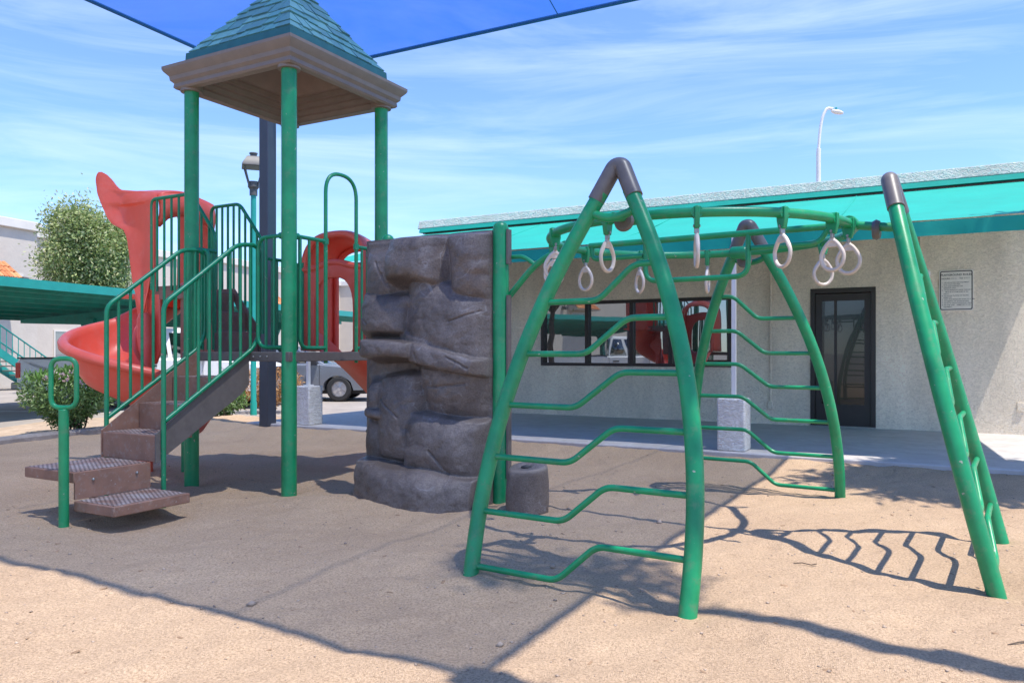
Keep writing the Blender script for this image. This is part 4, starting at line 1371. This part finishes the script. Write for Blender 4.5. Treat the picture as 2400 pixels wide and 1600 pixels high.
sl2 = thing('street_light', 'tall white street light with curved arm rising behind the office roof', 'street light', (11.73, 30.0, -0.15), 0)
MB().tube([(0, 0, 0), (0, 0, 8.9), (0.01, 0, 9.1)], [0.11, 0.085, 0.085], 12).build('pole', M['whitepaint'], sl2)
MB().tube(fillet([(0, 0, 9.0), (0.06, 0, 9.8), (0.16, 0, 10.35), (0.33, 0, 10.66), (0.55, 0, 10.62)], 0.3, 6), [0.06] * 2 + [0.055] * 50 if False else 0.055, 10).build('arm', M['whitepaint'], sl2)
MB().sphere((0.72, 0, 10.5), 0.2, 14, 8, (1.25, 0.7, 0.42)).xform(Matrix.Translation((0.72, 0, 10.5)) @ Matrix.Rotation(R(12), 4, 'Y') @ Matrix.Translation((-0.72, 0, -10.5))).build('lamp_head', M['whitepaint'], sl2)
MB().lathe([(0.04, 0), (0.04, 0.07), (0.02, 0.09)], (0.68, 0, 10.6), 10).build('photocell', M['teal'], sl2)

# ------------------------------------------------------------------ carport
CD = Vector((0.29, 0.957, 0)).normalized(); CN = Vector((-CD.y, CD.x, 0))       # along, and away from us
cp = thing('carport', 'long teal metal carport roof on single columns over the parking bays', 'carport', (-9.15, 14.0, -0.15), math.atan2(CD.y, CD.x))
L0, L1, WD = -17.0, 15.5, 5.0
ZN, ZF = 2.62, 2.28     # eaves above the parking surface: near and far
rows = []
ribs = 160
for j in range(2):
    y = WD * j
    rows.append([(L0 + (L1 - L0) * i / 10, y, (ZN, ZF)[j]) for i in range(11)])
MB().grid(rows).build('roof_sheet', M['tealdark'], cp, solid=0.03)
for k in range(7):          # purlins run along the roof
    y = 0.35 + k * (WD - 0.7) / 6
    zz = ZN + (ZF - ZN) * y / WD - 0.075
    MB().box(L0 + 0.1, L1 - 0.1, y - 0.03, y + 0.03, zz - 0.06, zz + 0.055).build('purlin', M['tealdark'], cp)
for k in range(18):         # sheet ribs seen from below
    y = 0.12 + k * (WD - 0.24) / 17
    zz = ZN + (ZF - ZN) * y / WD - 0.02
    MB().box(L0 + 0.05, L1 - 0.05, y - 0.02, y + 0.02, zz - 0.022, zz + 0.002).build('sheet_rib', M['tealdark'], cp)
MB().box(L0, L1, -0.04, 0.0, ZN - 0.11, ZN + 0.06).build('fascia', M['teal'], cp)
MB().box(L0, L1, WD, WD + 0.04, ZF - 0.15, ZF + 0.06).build('fascia', M['tealdark'], cp)
for x in (-14.5, -8.4, -2.2, 4.6, 12.0):
    MB().box(x - 0.1, x + 0.1, WD / 2 - 0.1, WD / 2 + 0.1, 0, 2.15).build('column', M['tealdark'], cp, bevel=0.008)
    MB().prism([(0.25, 2.44), (WD - 0.25, 2.14), (WD - 0.25, 2.05), (WD / 2 + 0.35, 2.0), (WD / 2 + 0.1, 1.55), (WD / 2 - 0.1, 1.55), (WD / 2 - 0.35, 2.08), (0.25, 2.34)], x - 0.05, x + 0.05, 'x').build('bracket', M['tealdark'], cp)

# ------------------------------------------------------------------ apartment block
AP = Vector((-18.97, 29.0, -0.15))
ap = thing('apartment_block', 'long two-storey cream apartment block behind the carport', 'building', AP, math.atan2(CD.y, CD.x))
AH = 6.0
segs = [(-47, -31, 0.0), (-31, -18, 1.3), (-18, 1.61, 0.0), (1.61, 12.5, 1.3), (12.5, 20.5, 0.0), (20.5, 27.5, 1.3), (27.5, 36, 0.0)]
def rectwall(x0, x1, y, openings):
    b = MB()
    b.box(x0, x1, y, y + 0.4, 0, AH)
    return b
for (x0, x1, y) in segs:
    MB().box(x0, x1, y, y + 7, 0, AH).build('wall', M['apart'], ap, smooth=False)
    MB().box(x0 - 0.12, x1 + 0.12, y - 0.14, y + 7.1, AH, AH + 0.34).build('cornice', M['aparttrim'], ap, bevel=0.02)
tilemesh = []
for k in range(3):
    b = MB()
    r_ = 0.085
    rows = [[(r_ * math.cos(a), yy, r_ * 0.55 * math.sin(a)) for a in np.linspace(0, math.pi, 7)] for yy in (0, 0.40)]
    b.grid(rows)
    me = b.mesh('tile'); me.materials.append(M['tile'][k]); tilemesh.append(me)
def tile_awning(x, y, z, w):
    a = MB().prism([(y, z + 0.62), (y - 0.85, z), (y - 0.85, z - 0.08), (y, z - 0.08)], x - w / 2, x + w / 2, 'x').build('tile_hood', M['apart'], ap)
    n = int(w / 0.17)
    sl_ = math.atan2(0.62, 0.85)
    for r2 in range(3):
        for i in range(n):
            mt = Matrix.Translation((x - w / 2 + (i + 0.5) * w / n, y - 0.92 + 0.33 * r2 * math.cos(sl_), z - 0.03 + 0.33 * r2 * math.sin(sl_) + 0.02)) @ Matrix.Rotation(sl_, 4, 'X')
            inst('tile', random.choice(tilemesh), a, mt)
def ap_window(x, y, z, w, h):
    b = MB()
    b.box(x - w / 2, x - w / 2 + 0.06, y - 0.05, y - 0.002, z, z + h); b.box(x + w / 2 - 0.06, x + w / 2, y - 0.05, y - 0.002, z, z + h)
    b.box(x - w / 2 + 0.06, x + w / 2 - 0.06, y - 0.05, y - 0.002, z, z + 0.06); b.box(x - w / 2 + 0.06, x + w / 2 - 0.06, y - 0.05, y - 0.002, z + h - 0.06, z + h)
    o = b.build('window', M['aparttrim'], ap, smooth=False)
    MB().box(x - w / 2 + 0.06, x + w / 2 - 0.06, y - 0.025, y - 0.004, z + 0.06, z + h - 0.06).build('pane', M['apartglass'], o)
def ap_lamp(x, y, z):
    o = MB().box(x - 0.12, x + 0.12, y - 0.04, y - 0.001, z, z + 0.24).build('wall_lamp', M['aparttrim'], ap)
    MB().prism([(y - 0.04, z + 0.16), (y - 0.34, z + 0.10), (y - 0.34, z - 0.06), (y - 0.22, z - 0.10), (y - 0.04, z - 0.06)], x - 0.11, x + 0.11, 'x').build('lamp_body', M['lantern'], o, bevel=0.015)
for (x, y) in ((-0.9, 0.0), (16.5, 0.0), (31.5, 0.0), (-26, 1.3), (-14, 0), (-38, 0)):
    tile_awning(x, y, 4.05, 2.2)
    ap_window(x, y, 2.75, 1.5, 1.1)
    ap_lamp(x + 1.75 if x > -1 else x + 1.6, y, 4.05)
for (x, y) in ((4.0, 1.3), (7.5, 1.3), (10.5, 1.3), (22, 1.3), (25.5, 1.3), (-22, 1.3), (-29, 1.3)):
    ap_window(x, y, 3.25, 0.9, 1.1); ap_window(x, y, 0.35, 0.9, 1.9)
for (x, y) in ((19, 0), (14, 0), (29, 0), (-6, 0), (-9.5, 0)):
    ap_window(x, y, 0.95, 1.2, 1.2)
# outdoor stair at the apartments
es = thing('outdoor_stair', 'teal metal outdoor stair with railing against the apartment wall at far left', 'stairs', AP + CD * -3.0 - CN * 1.6, math.atan2(CD.y, CD.x))
for k in range(14):
    MB().box(3.3 - 0.28 * k - 0.28, 3.3 - 0.28 * k, -0.5, 0.5, 0.17 * (k + 1) - 0.04, 0.17 * (k + 1)).build('step', M['kerb'], es)
for y in (-0.55, 0.55):
    MB().bar((3.35, y, 0.02), (-0.62, y, 2.42), 0.06, 0.26).build('stringer', M['teal'], es)
    r_ = MB().tube([(3.3, y, 0.98), (-0.6, y, 3.35)], 0.028, 8).build('handrail', M['teal'], es)
    for k in range(18):
        t = k / 17
        MB().tube([(3.3 - 3.9 * t, y, 0.1 + 2.37 * t), (3.3 - 3.9 * t, y, 0.98 + 2.37 * t)], 0.014, 6).build('baluster', M['teal'], r_)

# ------------------------------------------------------------------ vehicles
def wheel(parent, x, y, r, w, side):
    """wheel centred at x,y; side -1 faces -y"""
    t = MB().lathe([(r * 0.62, -w / 2), (r * 0.9, -w / 2), (r, -w * 0.34), (r, w * 0.34), (r * 0.9, w / 2), (r * 0.62, w / 2)], seg=30, caps=False).xform(Matrix.Translation((x, y, r)) @ Matrix.Rotation(R(90), 4, 'X')).build('wheel', M['tyre'], parent)
    b = MB()
    b.lathe([(r * 0.63, -w * 0.46), (r * 0.66, -w * 0.46), (r * 0.66, w * 0.2), (r * 0.63, w * 0.2)], seg=26)
    b.lathe([(0.001, w * 0.30), (r * 0.16, w * 0.30), (r * 0.2, w * 0.22), (r * 0.2, w * 0.05)], seg=14)
    for k in range(5):
        a = 2 * math.pi * k / 5
        for da in (-0.16, 0.16):
            b.bar((r * 0.15 * math.cos(a), r * 0.15 * math.sin(a), w * 0.22), (r * 0.65 * math.cos(a + da), r * 0.65 * math.sin(a + da), w * 0.16), r * 0.14, w * 0.12)
    mt = Matrix.Translation((x, y, r)) @ Matrix.Rotation(R(90) if side < 0 else R(-90), 4, 'X')
    b.xform(mt).build('rim', M['rim'], t)
    MB().lathe([(0.001, 0.0), (r * 0.62, 0.0)], seg=20).xform(mt).build('brake_disc', M['blackplastic'], t)
    return t

def arch_cut(poly, wheels, ra, zb):
    """side outline with round wheel openings along the sill"""
    out = []
    for (x, z) in poly:
        out.append((x, z))
    sill = []
    for wx in sorted(wheels, reverse=True):
        n = 12
        c0 = math.acos(min(1, (zb - 0.36) / ra)) if False else 0
        a0 = math.asin((zb - wheels[wx]) / ra)
        for k in range(n + 1):
            a = a0 + (math.pi - 2 * a0) * k / n
            sill.append((wx + ra * math.cos(a), wheels[wx] + ra * math.sin(a)))
    return out, sill

def car_body(parent, name, up_prof, wheels, ra, zb, hw, m, tum=0.03):
    """up_prof: outline from rear bottom over the top to front bottom"""
    _, sill = arch_cut([], wheels, ra, zb)
    outline = list(up_prof) + sill
    n = len(outline)
    b = MB()
    zmax = max(z for _, z in up_prof)
    layers = [(-hw, 0.0), (-hw + 0.06, 0.0), (hw - 0.06, 0.0), (hw, 0.0)]
    def shrink(p, k):
        cx = sum(q[0] for q in outline) / n; cz = 0.72
        return (p[0] - (0.035 if p[0] > cx else -0.035) * k * (1 if p[1] > zb + 0.02 else 0), p[1] - (0.03 * k if p[1] > zb + 0.25 else 0))
    sections = []
    for y, k in ((-hw + 0.0, 1.0), (-hw - 0.0 + 0.045, 0.0), (hw - 0.045, 0.0), (hw, 1.0)):
        sections.append([(shrink(p, k)[0], y, shrink(p, k)[1]) for p in outline])
    v = [p for s in sections for p in s]
    f = []
    for s in range(3):
        for i in range(n):
            j = (i + 1) % n
            f.append((s * n + i, s * n + j, (s + 1) * n + j, (s + 1) * n + i))
    b.add(v, f)
    # side faces triangulated by bmesh
    me = b.mesh(name)
    bm = bmesh.new(); bm.from_mesh(me); bm.verts.ensure_lookup_table()
    for s in (0, 3):
        fc = bm.faces.new([bm.verts[s * n + i] for i in range(n)])
        bmesh.ops.triangulate(bm, faces=[fc])
    bmesh.ops.recalc_face_normals(bm, faces=bm.faces)
    bm.to_mesh(me); bm.free()
    me.polygons.foreach_set('use_smooth', [True] * len(me.polygons)); me.set_sharp_from_angle(angle=R(30))
    o = bpy.data.objects.new(name, me); col.objects.link(o); o.parent = parent
    me.materials.append(m)
    return o

def greenhouse(parent, base, topp, hw0, hw1, z0, z1, m, posts):
    """cab: base (x0,x1) at z0, topp (x0,x1) at z1"""
    def lerp(t): return (base[0] + (topp[0] - base[0]) * t, base[1] + (topp[1] - base[1]) * t, hw0 + (hw1 - hw0) * t, z0 + (z1 - z0) * t)
    b = MB()
    P = []
    for t in (0, 0.88, 1.0):
        xa, xb, h, z = lerp(t)
        k = 0.05 if t == 1.0 else 0
        P.append([(xa + k, -h + k, z), (xb - k, -h + k, z), (xb - k, h - k, z), (xa + k, h - k, z)])
    v = [p for q in P for p in q]
    f = [(s * 4 + i, s * 4 + (i + 1) % 4, s * 4 + 4 + (i + 1) % 4, s * 4 + 4 + i) for s in range(2) for i in range(4)] + [(8, 9, 10, 11)]
    o = b.add(v, f).build('cab', m, parent, bevel=0.02)
    # glass panels a little proud of the cab
    def side(xa0, xb0, xa1, xb1, sgn, name):
        def pt(x0, x1, t):
            A, B, h, z = lerp(t)
            x = x0 + (x1 - x0) * t
            return (x, sgn * (h + 0.006), z)
        MB().add([pt(xa0, xa1, 0.08), pt(xb0, xb1, 0.08), pt(xb0, xb1, 0.86), pt(xa0, xa1, 0.86)], [(0, 1, 2, 3)]).build(name, M['carglass'], o, solid=0.004)
    n = len(posts) - 1
    for sgn in (-1, 1):
        for i in range(n):
            f0, f1 = posts[i], posts[i + 1]
            x0a = base[0] + (base[1] - base[0]) * f0 + 0.05; x0b = base[0] + (base[1] - base[0]) * f1 - 0.05
            x1a = topp[0] + (topp[1] - topp[0]) * f0 + 0.05; x1b = topp[0] + (topp[1] - topp[0]) * f1 - 0.05
            side(x0a, x0b, x1a, x1b, sgn, 'side_window')
    for e, nm in ((1, 'windscreen'), (0, 'rear_window')):
        s = 0.008 if e else -0.008
        A, B, h, z = lerp(0.08); C_, D, h2, z2 = lerp(0.86)
        xa, xb = (B, D) if e else (A, C_)
        MB().add([(xa + s, -h + 0.09, z), (xa + s, h - 0.09, z), (xb + s, h2 - 0.09, z2), (xb + s, -h2 + 0.09, z2)], [(0, 1, 2, 3)]).build(nm, M['carglass'], o, solid=0.004)
    return o

def pickup(name, label, loc, rz, paint, group='cars in the parking lot'):
    t = thing(name, label, 'truck', loc, rz, group)
    Lr, Lf = -2.9, 2.9
    prof_ = [(Lr, 0.46), (Lr, 1.10), (Lr + 0.06, 1.18), (0.02, 1.18), (0.05, 1.17), (1.72, 1.15), (2.55, 1.08), (2.80, 1.0), (2.88, 0.86), (2.90, 0.55), (2.82, 0.42)]
    car_body(t, 'body', prof_, {-1.75: 0.37, 1.95: 0.37}, 0.45, 0.42, 0.98, paint)
    greenhouse(t, (0.04, 1.76), (0.14, 1.10), 0.93, 0.78, 1.15, 1.88, paint, (0.0, 0.36, 0.97))
    MB().box(Lr + 0.03, 0.0, -0.985, -0.91, 1.178, 1.20).build('bed_rail', M['blackplastic'], t)
    MB().box(Lr + 0.03, 0.0, 0.91, 0.985, 1.178, 1.20).build('bed_rail', M['blackplastic'], t)
    MB().box(Lr - 0.02, Lr + 0.03, -0.91, 0.91, 1.17, 1.20).build('tailgate_cap', M['blackplastic'], t)
    for y in (-1, 1):
        MB().box(Lr - 0.012, Lr + 0.10, y * 0.99 - 0.03 * (y > 0) - 0.0 - (0.006 if y < 0 else -0.036), y * 0.99 + (0.13 if y < 0 else -0.10), 0.72, 1.08).build('tail_lamp', M['redlamp'], t, bevel=0.012)
        MB().box(2.68, 2.905, y * 0.93 - 0.16, y * 0.93 + 0.05, 0.80, 0.98).build('headlight', M['clearlamp'], t, bevel=0.015)
        for x in (-1.75, 1.95):
            wheel(t, x, y * 0.86, 0.37, 0.25, y)
        MB().box(1.32, 1.50, y * 1.10 - 0.11, y * 1.10 + 0.11, 1.18, 1.36).build('mirror', M['blackplastic'], t, bevel=0.02)
        MB().box(0.05, 0.06, y * 0.982 - 0.004, y * 0.982 + 0.004, 0.50, 1.14).build('door_seam', M['blackplastic'], t)
        MB().box(1.42, 1.43, y * 0.982 - 0.004, y * 0.982 + 0.004, 0.50, 1.14).build('door_seam', M['blackplastic'], t)
        MB().box(0.18, 0.36, y * 0.99 - 0.014, y * 0.99 + 0.014, 0.99, 1.03).build('door_handle', M['blackplastic'], t)
        MB().box(-1.15, 1.35, y * 0.96 - 0.03, y * 0.96 + 0.03, 0.36, 0.425).build('sill', M['blackplastic'], t)
    MB().box(Lr - 0.14, Lr + 0.06, -0.97, 0.97, 0.44, 0.62).build('rear_bumper', M['steel'], t, bevel=0.03)
    MB().box(2.78, 2.97, -0.96, 0.96, 0.42, 0.66).build('front_bumper', M['steel'], t, bevel=0.04)
    MB().box(2.86, 2.915, -0.62, 0.62, 0.70, 0.98).build('grille', M['blackplastic'], t, bevel=0.01)
    MB().box(-2.6, 2.6, -0.75, 0.75, 0.28, 0.5).build('chassis', M['blackplastic'], t)
    return t
pk1 = pickup('pickup_truck', 'white pickup truck parked under the carport behind the flowering bush', (-8.65, 19.25, -0.15), R(0.8), M['truck'])
pk2 = pickup('pickup_truck', 'white pickup truck mirrored in the long office window', (-10.7, 4.3, -0.15), R(-58), M['truck'])

def sedan(name, label, loc, rz, paint):
    t = thing(name, label, 'car', loc, rz, 'cars in the parking lot')
    prof_ = [(-2.3, 0.45), (-2.35, 0.75), (-2.28, 0.98), (-2.1, 1.02), (0.9, 1.0), (1.7, 0.93), (2.15, 0.82), (2.32, 0.66), (2.34, 0.45), (2.28, 0.32)]
    car_body(t, 'body', prof_, {-1.38: 0.335, 1.40: 0.335}, 0.40, 0.30, 0.92, paint)
    greenhouse(t, (-2.0, 1.05), (-1.55, 0.15), 0.88, 0.66, 0.99, 1.48, paint, (0.02, 0.33, 0.66, 0.98))
    for y in (-1, 1):
        for x in (-1.38, 1.40):
            wheel(t, x, y * 0.82, 0.335, 0.22, y)
        MB().box(1.98, 2.30, y * 0.80 - 0.12, y * 0.80 + 0.10, 0.64, 0.78).build('headlight', M['clearlamp'], t, bevel=0.02)
        MB().box(-2.36, -2.15, y * 0.80 - 0.12, y * 0.80 + 0.115, 0.72, 0.92).build('tail_lamp', M['redlamp'], t, bevel=0.02)
        MB().box(0.62, 0.84, y * 1.0 - 0.09, y * 1.0 + 0.09, 0.98, 1.10).build('mirror', M['blackplastic'], t, bevel=0.02)
        MB().box(-0.9, 0.95, y * 0.90 - 0.03, y * 0.90 + 0.03, 0.25, 0.31).build('sill', M['blackplastic'], t)
        for x in (0.88, -0.12):
            MB().box(x, x + 0.01, y * 0.922 - 0.003, y * 0.922 + 0.003, 0.38, 0.98).build('door_seam', M['blackplastic'], t)
        MB().box(0.0, 0.16, y * 0.93 - 0.012, y * 0.93 + 0.012, 0.80, 0.83).build('door_handle', paint, t)
    MB().box(2.25, 2.37, -0.85, 0.85, 0.32, 0.52).build('front_bumper', M['blackplastic'], t, bevel=0.03)
    MB().box(-2.1, 2.1, -0.7, 0.7, 0.2, 0.42).build('chassis', M['blackplastic'], t)
    return t
sedan('silver_car', 'silver car with five-spoke wheel parked behind the red hooded slide', (-6.05, 21.9, -0.15), R(0.5), M['silver'])

# parking bay lines
for i, y in enumerate((17.6, 20.35, 23.2)):
    o = MB().box(-11.5, -5.8, y - 0.05, y + 0.05, -0.1512, -0.1505).build('bay_line', M['whitepaint'])
    struct(o)

# ------------------------------------------------------------------ plants
def leaves(name, pts, nrm, size, m, parent, aspect=0.42, jit=0.9):
    """one small folded leaf (2 quads) per point"""
    n = len(pts)
    d = rng.normal(size=(n, 3)) * jit + nrm
    d /= np.linalg.norm(d, axis=1)[:, None] + 1e-9
    r_ = rng.normal(size=(n, 3))
    s = np.cross(d, r_); s /= np.linalg.norm(s, axis=1)[:, None] + 1e-9
    u = np.cross(s, d)
    L_ = (size * rng.uniform(0.6, 1.35, n))[:, None]
    w = L_ * aspect
    a = pts; b = pts + d * L_ * 0.5 + s * w * 0.5; c = pts + d * L_; e = pts + d * L_ * 0.5 - s * w * 0.5
    verts = np.stack([a, b + u * w * 0.12, c, e + u * w * 0.12], 1).reshape(-1, 3)
    q = np.arange(n * 4).reshape(n, 4)
    return npmesh(name, verts, q, m, parent)

def limb(p0, p1, r0, r1, k=5, wob=0.08):
    P, rs = [], []
    p0, p1 = Vector(p0), Vector(p1)
    ln = (p1 - p0).length
    for i in range(k + 1):
        t = i / k
        j = Vector((random.gauss(0, 1), random.gauss(0, 1), random.gauss(0, 0.4))) * wob * ln * (t * (1 - t) * 2.2)
        P.append(p0.lerp(p1, t) + j); rs.append(r0 + (r1 - r0) * t)
    return P, rs

def tree(name, label, loc, trunk_h, crown_c, crown_r, n_clump, per, leaf, trunk_r=0.14, m='leaf', lean=(0, 0), group=None, squeeze=0.33, extra=()):
    t = thing(name, label, 'tree', loc, 0, group)
    tb = MB()
    top = Vector((lean[0], lean[1], trunk_h))
    P, rs = limb((0, 0, -0.2), top, trunk_r, trunk_r * 0.65, 8, 0.04)
    tb.tube(P, rs, 12)
    cc = Vector(crown_c)
    centers = []
    for i in range(n_clump):
        while True:
            q = Vector((random.uniform(-1, 1), random.uniform(-1, 1), random.uniform(-1, 1)))
            if 0.25 < q.length < 1:
                break
        q = q * (0.55 + 0.45 * random.random())
        c = cc + Vector((q.x * crown_r[0], q.y * crown_r[1], q.z * crown_r[2]))
        centers.append(c)
    centers += [Vector(e_) for e_ in extra]
    mains = [top + (cc - top) * 0.55 + Vector((math.cos(a) * crown_r[0] * 0.4, math.sin(a) * crown_r[1] * 0.4, random.uniform(-0.2, 0.4) * crown_r[2])) for a in np.linspace(0, 6.28, 7)[:-1]]
    for mpt in mains:
        P, rs = limb(top, mpt, trunk_r * 0.5, trunk_r * 0.22, 5, 0.12)
        tb.tube(P, rs, 7)
    for c in centers:
        a = min(mains, key=lambda q: (q - c).length)
        P, rs = limb(a, c, trunk_r * 0.18, trunk_r * 0.05, 4, 0.12)
        tb.tube(P, rs, 5)
    tb.build('trunk', M['bark'], t)
    pts = []
    for c in centers:
        rad = np.array(crown_r) * squeeze * random.uniform(0.7, 1.25)
        g_ = rng.normal(size=(per, 3)) * rad * 0.55
        pts.append(np.array(c) + g_)
    pts = np.concatenate(pts)
    nrm = (pts - np.array(crown_c)) / np.array(crown_r)
    leaves('crown', pts, nrm * 0.6 + np.array([0, 0, -0.25]), leaf, M[m], t)
    return t
tree('shade_tree', 'bushy olive green tree rising behind the carport at left', (-13.4, 25.0, -0.15), 2.7, (0, 0, 4.45), (1.45, 1.35, 1.70), 100, 640, 0.115, 0.13, squeeze=0.31)
tree('shade_tree', 'thin-leaved tree standing by the right edge whose trunk shadow crosses the sand', (3.3, 1.6, 0), 7.4, (-0.45, 0.45, 8.9), (0.6, 0.6, 0.8), 7, 90, 0.14, 0.10, lean=(-0.3, 0.28), squeeze=0.32)
tree('shade_tree', 'leafy tree beyond the right edge shading the end of the awning', (6.5, 4.7, 0), 3.6, (-0.75, 0.95, 5.4), (1.35, 1.05, 0.9), 40, 380, 0.16, 0.12, squeeze=0.34)
tree('shade_tree', 'slim tree by the parking lot mirrored in the office window', (-9.3, 7.4, -0.15), 2.6, (0, 0, 4.4), (1.7, 1.7, 1.5), 34, 220, 0.16, 0.12, squeeze=0.32)

def bush(name, label, loc, dims, n, leaf, m, topm=None, flowers=0, group=None, stems=16):
    t = thing(name, label, 'bush', loc, 0, group)
    sb = MB()
    for i in range(stems):
        a = random.uniform(0, 6.28)
        P, rs = limb((0.12 * math.cos(a), 0.12 * math.sin(a), -0.05), (dims[0] * 0.8 * math.cos(a) * random.random(), dims[1] * 0.8 * math.sin(a) * random.random(), dims[2] * random.uniform(0.5, 0.9)), 0.014, 0.006, 5, 0.1)
        sb.tube(P, rs, 6)
    sb.build('stems', M['bark'], t)
    q = rng.normal(size=(n, 3))
    # rounded box shell: super-ellipsoid directions pushed to the surface
    q /= (np.abs(q) ** 3.2).sum(1)[:, None] ** (1 / 3.2)
    rad = rng.random(n) ** 0.28
    lump = 1 + 0.22 * vnoise(q[:, 0] * 2 + q[:, 2], q[:, 1] * 2 - q[:, 2], 1.6, 3)
    pts = q * (rad * lump)[:, None] * np.array([dims[0], dims[1], dims[2] / 2])
    taper = np.clip((pts[:, 2] + dims[2] / 2) / (dims[2] * 0.45), 0.45, 1)
    pts[:, :2] *= taper[:, None]
    pts[:, 2] += dims[2] / 2 + 0.06
    keep = rng.random(n) < np.clip(pts[:, 2] / (dims[2] * 0.3), 0.25, 1)
    pts, q = pts[keep], q[keep]
    leaves('foliage', pts, q * 0.7 + np.array([0, 0, 0.35]), leaf, M[m], t, 0.3)
    if topm:
        k = pts[:, 2] > dims[2] * 0.86
        P2 = pts[k]
        leaves('new_shoots', P2, np.array([[0, 0, 1.2]]), leaf * 1.25, M[topm], t, 0.26, 0.6)
    if flowers:
        k = rng.choice(np.where((pts[:, 2] > dims[2] * 0.8) & (pts[:, 1] < 0) & (pts[:, 0] > -0.1))[0], flowers)
        P3 = np.repeat(pts[k], 8, 0) + rng.normal(size=(flowers * 8, 3)) * 0.02 + np.array([0, -0.04, 0.03])
        leaves('flowers', P3, np.array([[0, -0.5, 0.8]]), 0.045, M['flower'], t, 0.8)
    return t
bush('oleander_bush', 'trimmed green oleander bush with pink flowers by the kerb', (-6.45, 11.4, 0.0), (0.55, 0.5, 0.86), 7000, 0.075, 'bushleaf', 'bushtop', 14)
bush('low_shrub', 'small leafy shrub half hidden under the stairs', (-5.15, 13.9, -0.02), (0.42, 0.36, 0.42), 1500, 0.085, 'bushleaf', 'bushtop')
bush('low_shrub', 'small shrub seen below the spiral slide', (-6.3, 14.1, -0.02), (0.45, 0.4, 0.62), 2000, 0.085, 'bushleaf', 'bushtop')
bush('dry_hedge', 'dry brown clipped hedge behind the stucco pier', (-5.35, 17.2, -0.12), (0.75, 0.55, 0.88), 5200, 0.07, 'dryleaf')

# ------------------------------------------------------------------ litter on the sand
def litter():
    n = 2600
    x = rng.uniform(-4.2, 4.6, n); y = 2.4 + 6.5 * rng.random(n) ** 1.35
    r_ = 0.003 + 0.006 * rng.random(n) ** 2.5
    big = rng.random(n) < 0.02
    r_[big] *= 2.2
    base = np.array([(1, 0, 0), (0, 1, 0), (-1, 0, 0), (0, -1, 0), (0, 0, 0.7), (0, 0, -0.7)], float)
    fc = np.array([(0, 1, 4), (1, 2, 4), (2, 3, 4), (3, 0, 4), (1, 0, 5), (2, 1, 5), (3, 2, 5), (0, 3, 5)])
    z = sand_height(x, y)
    v = base[None] * r_[:, None, None] * rng.uniform(0.6, 1.5, (n, 1, 3)) + rng.normal(size=(n, 6, 3)) * (r_ * 0.18)[:, None, None]
    a = rng.uniform(0, 6.28, n)
    ca, sa = np.cos(a)[:, None], np.sin(a)[:, None]
    vx = v[:, :, 0] * ca - v[:, :, 1] * sa; vy = v[:, :, 0] * sa + v[:, :, 1] * ca
    v[:, :, 0], v[:, :, 1] = vx, vy
    v += np.stack([x, y, z + r_ * 0.25], 1)[:, None]
    q = (fc[None] + (np.arange(n) * 6)[:, None, None]).reshape(-1, 3)
    o = npmesh('pebbles', v.reshape(-1, 3), q, M['pebble'])
    tag(o, 'small loose pebbles scattered over the sand', 'pebbles', kind='stuff')
    n = 260
    x = rng.uniform(-4.0, 4.4, n); y = 2.4 + 5.5 * rng.random(n) ** 1.4
    z = sand_height(x, y)
    L_ = rng.uniform(0.005, 0.019, n); w = L_ * rng.uniform(0.2, 0.5, n); h = w * 0.4
    bx = np.array([(-1, -1, 0), (1, -1, 0), (1, 1, 0), (-1, 1, 0), (-.8, -.8, 1), (.8, -.9, 1), (.9, .8, 1), (-.9, .8, 1)], float)
    v = bx[None] * np.stack([L_, w, h], 1)[:, None]
    a = rng.uniform(0, 6.28, n); ca, sa = np.cos(a)[:, None], np.sin(a)[:, None]
    vx = v[:, :, 0] * ca - v[:, :, 1] * sa; vy = v[:, :, 0] * sa + v[:, :, 1] * ca
    v[:, :, 2] += v[:, :, 0] * rng.uniform(-0.25, 0.25, (n, 1))
    v[:, :, 0], v[:, :, 1] = vx, vy
    v += np.stack([x, y, z + 0.001], 1)[:, None]
    fq = np.array([(4, 5, 6, 7), (0, 1, 5, 4), (1, 2, 6, 5), (2, 3, 7, 6), (3, 0, 4, 7)])
    o = npmesh('wood_chips', v.reshape(-1, 3), (fq[None] + (np.arange(n) * 8)[:, None, None]).reshape(-1, 4), M['chip'])
    tag(o, 'brown wood chips and bark bits strewn over the sand', 'wood chips', kind='stuff')
litter()
def twig(loc, pts, lab):
    o = MB().tube([Vector(p) for p in pts], 0.003, 6).build('twig', M['bark'])
    o.location = (loc[0], loc[1], float(sand_height(np.array(loc[0]), np.array(loc[1]))) + 0.004)
    tag(o, lab, 'twig', 'fallen twigs on the sand')
twig((1.62, 4.35), [(-0.05, 0.02, 0), (-0.01, 0, 0.008), (0.03, -0.03, 0.004), (0.06, -0.03, 0.01)], 'thin dark twig on sand near the shadow of the front frame')
twig((2.05, 3.16), [(-0.05, 0.0, 0), (0, 0.012, 0.006), (0.05, 0.03, 0.003)], 'short pale twig on sand at lower right')
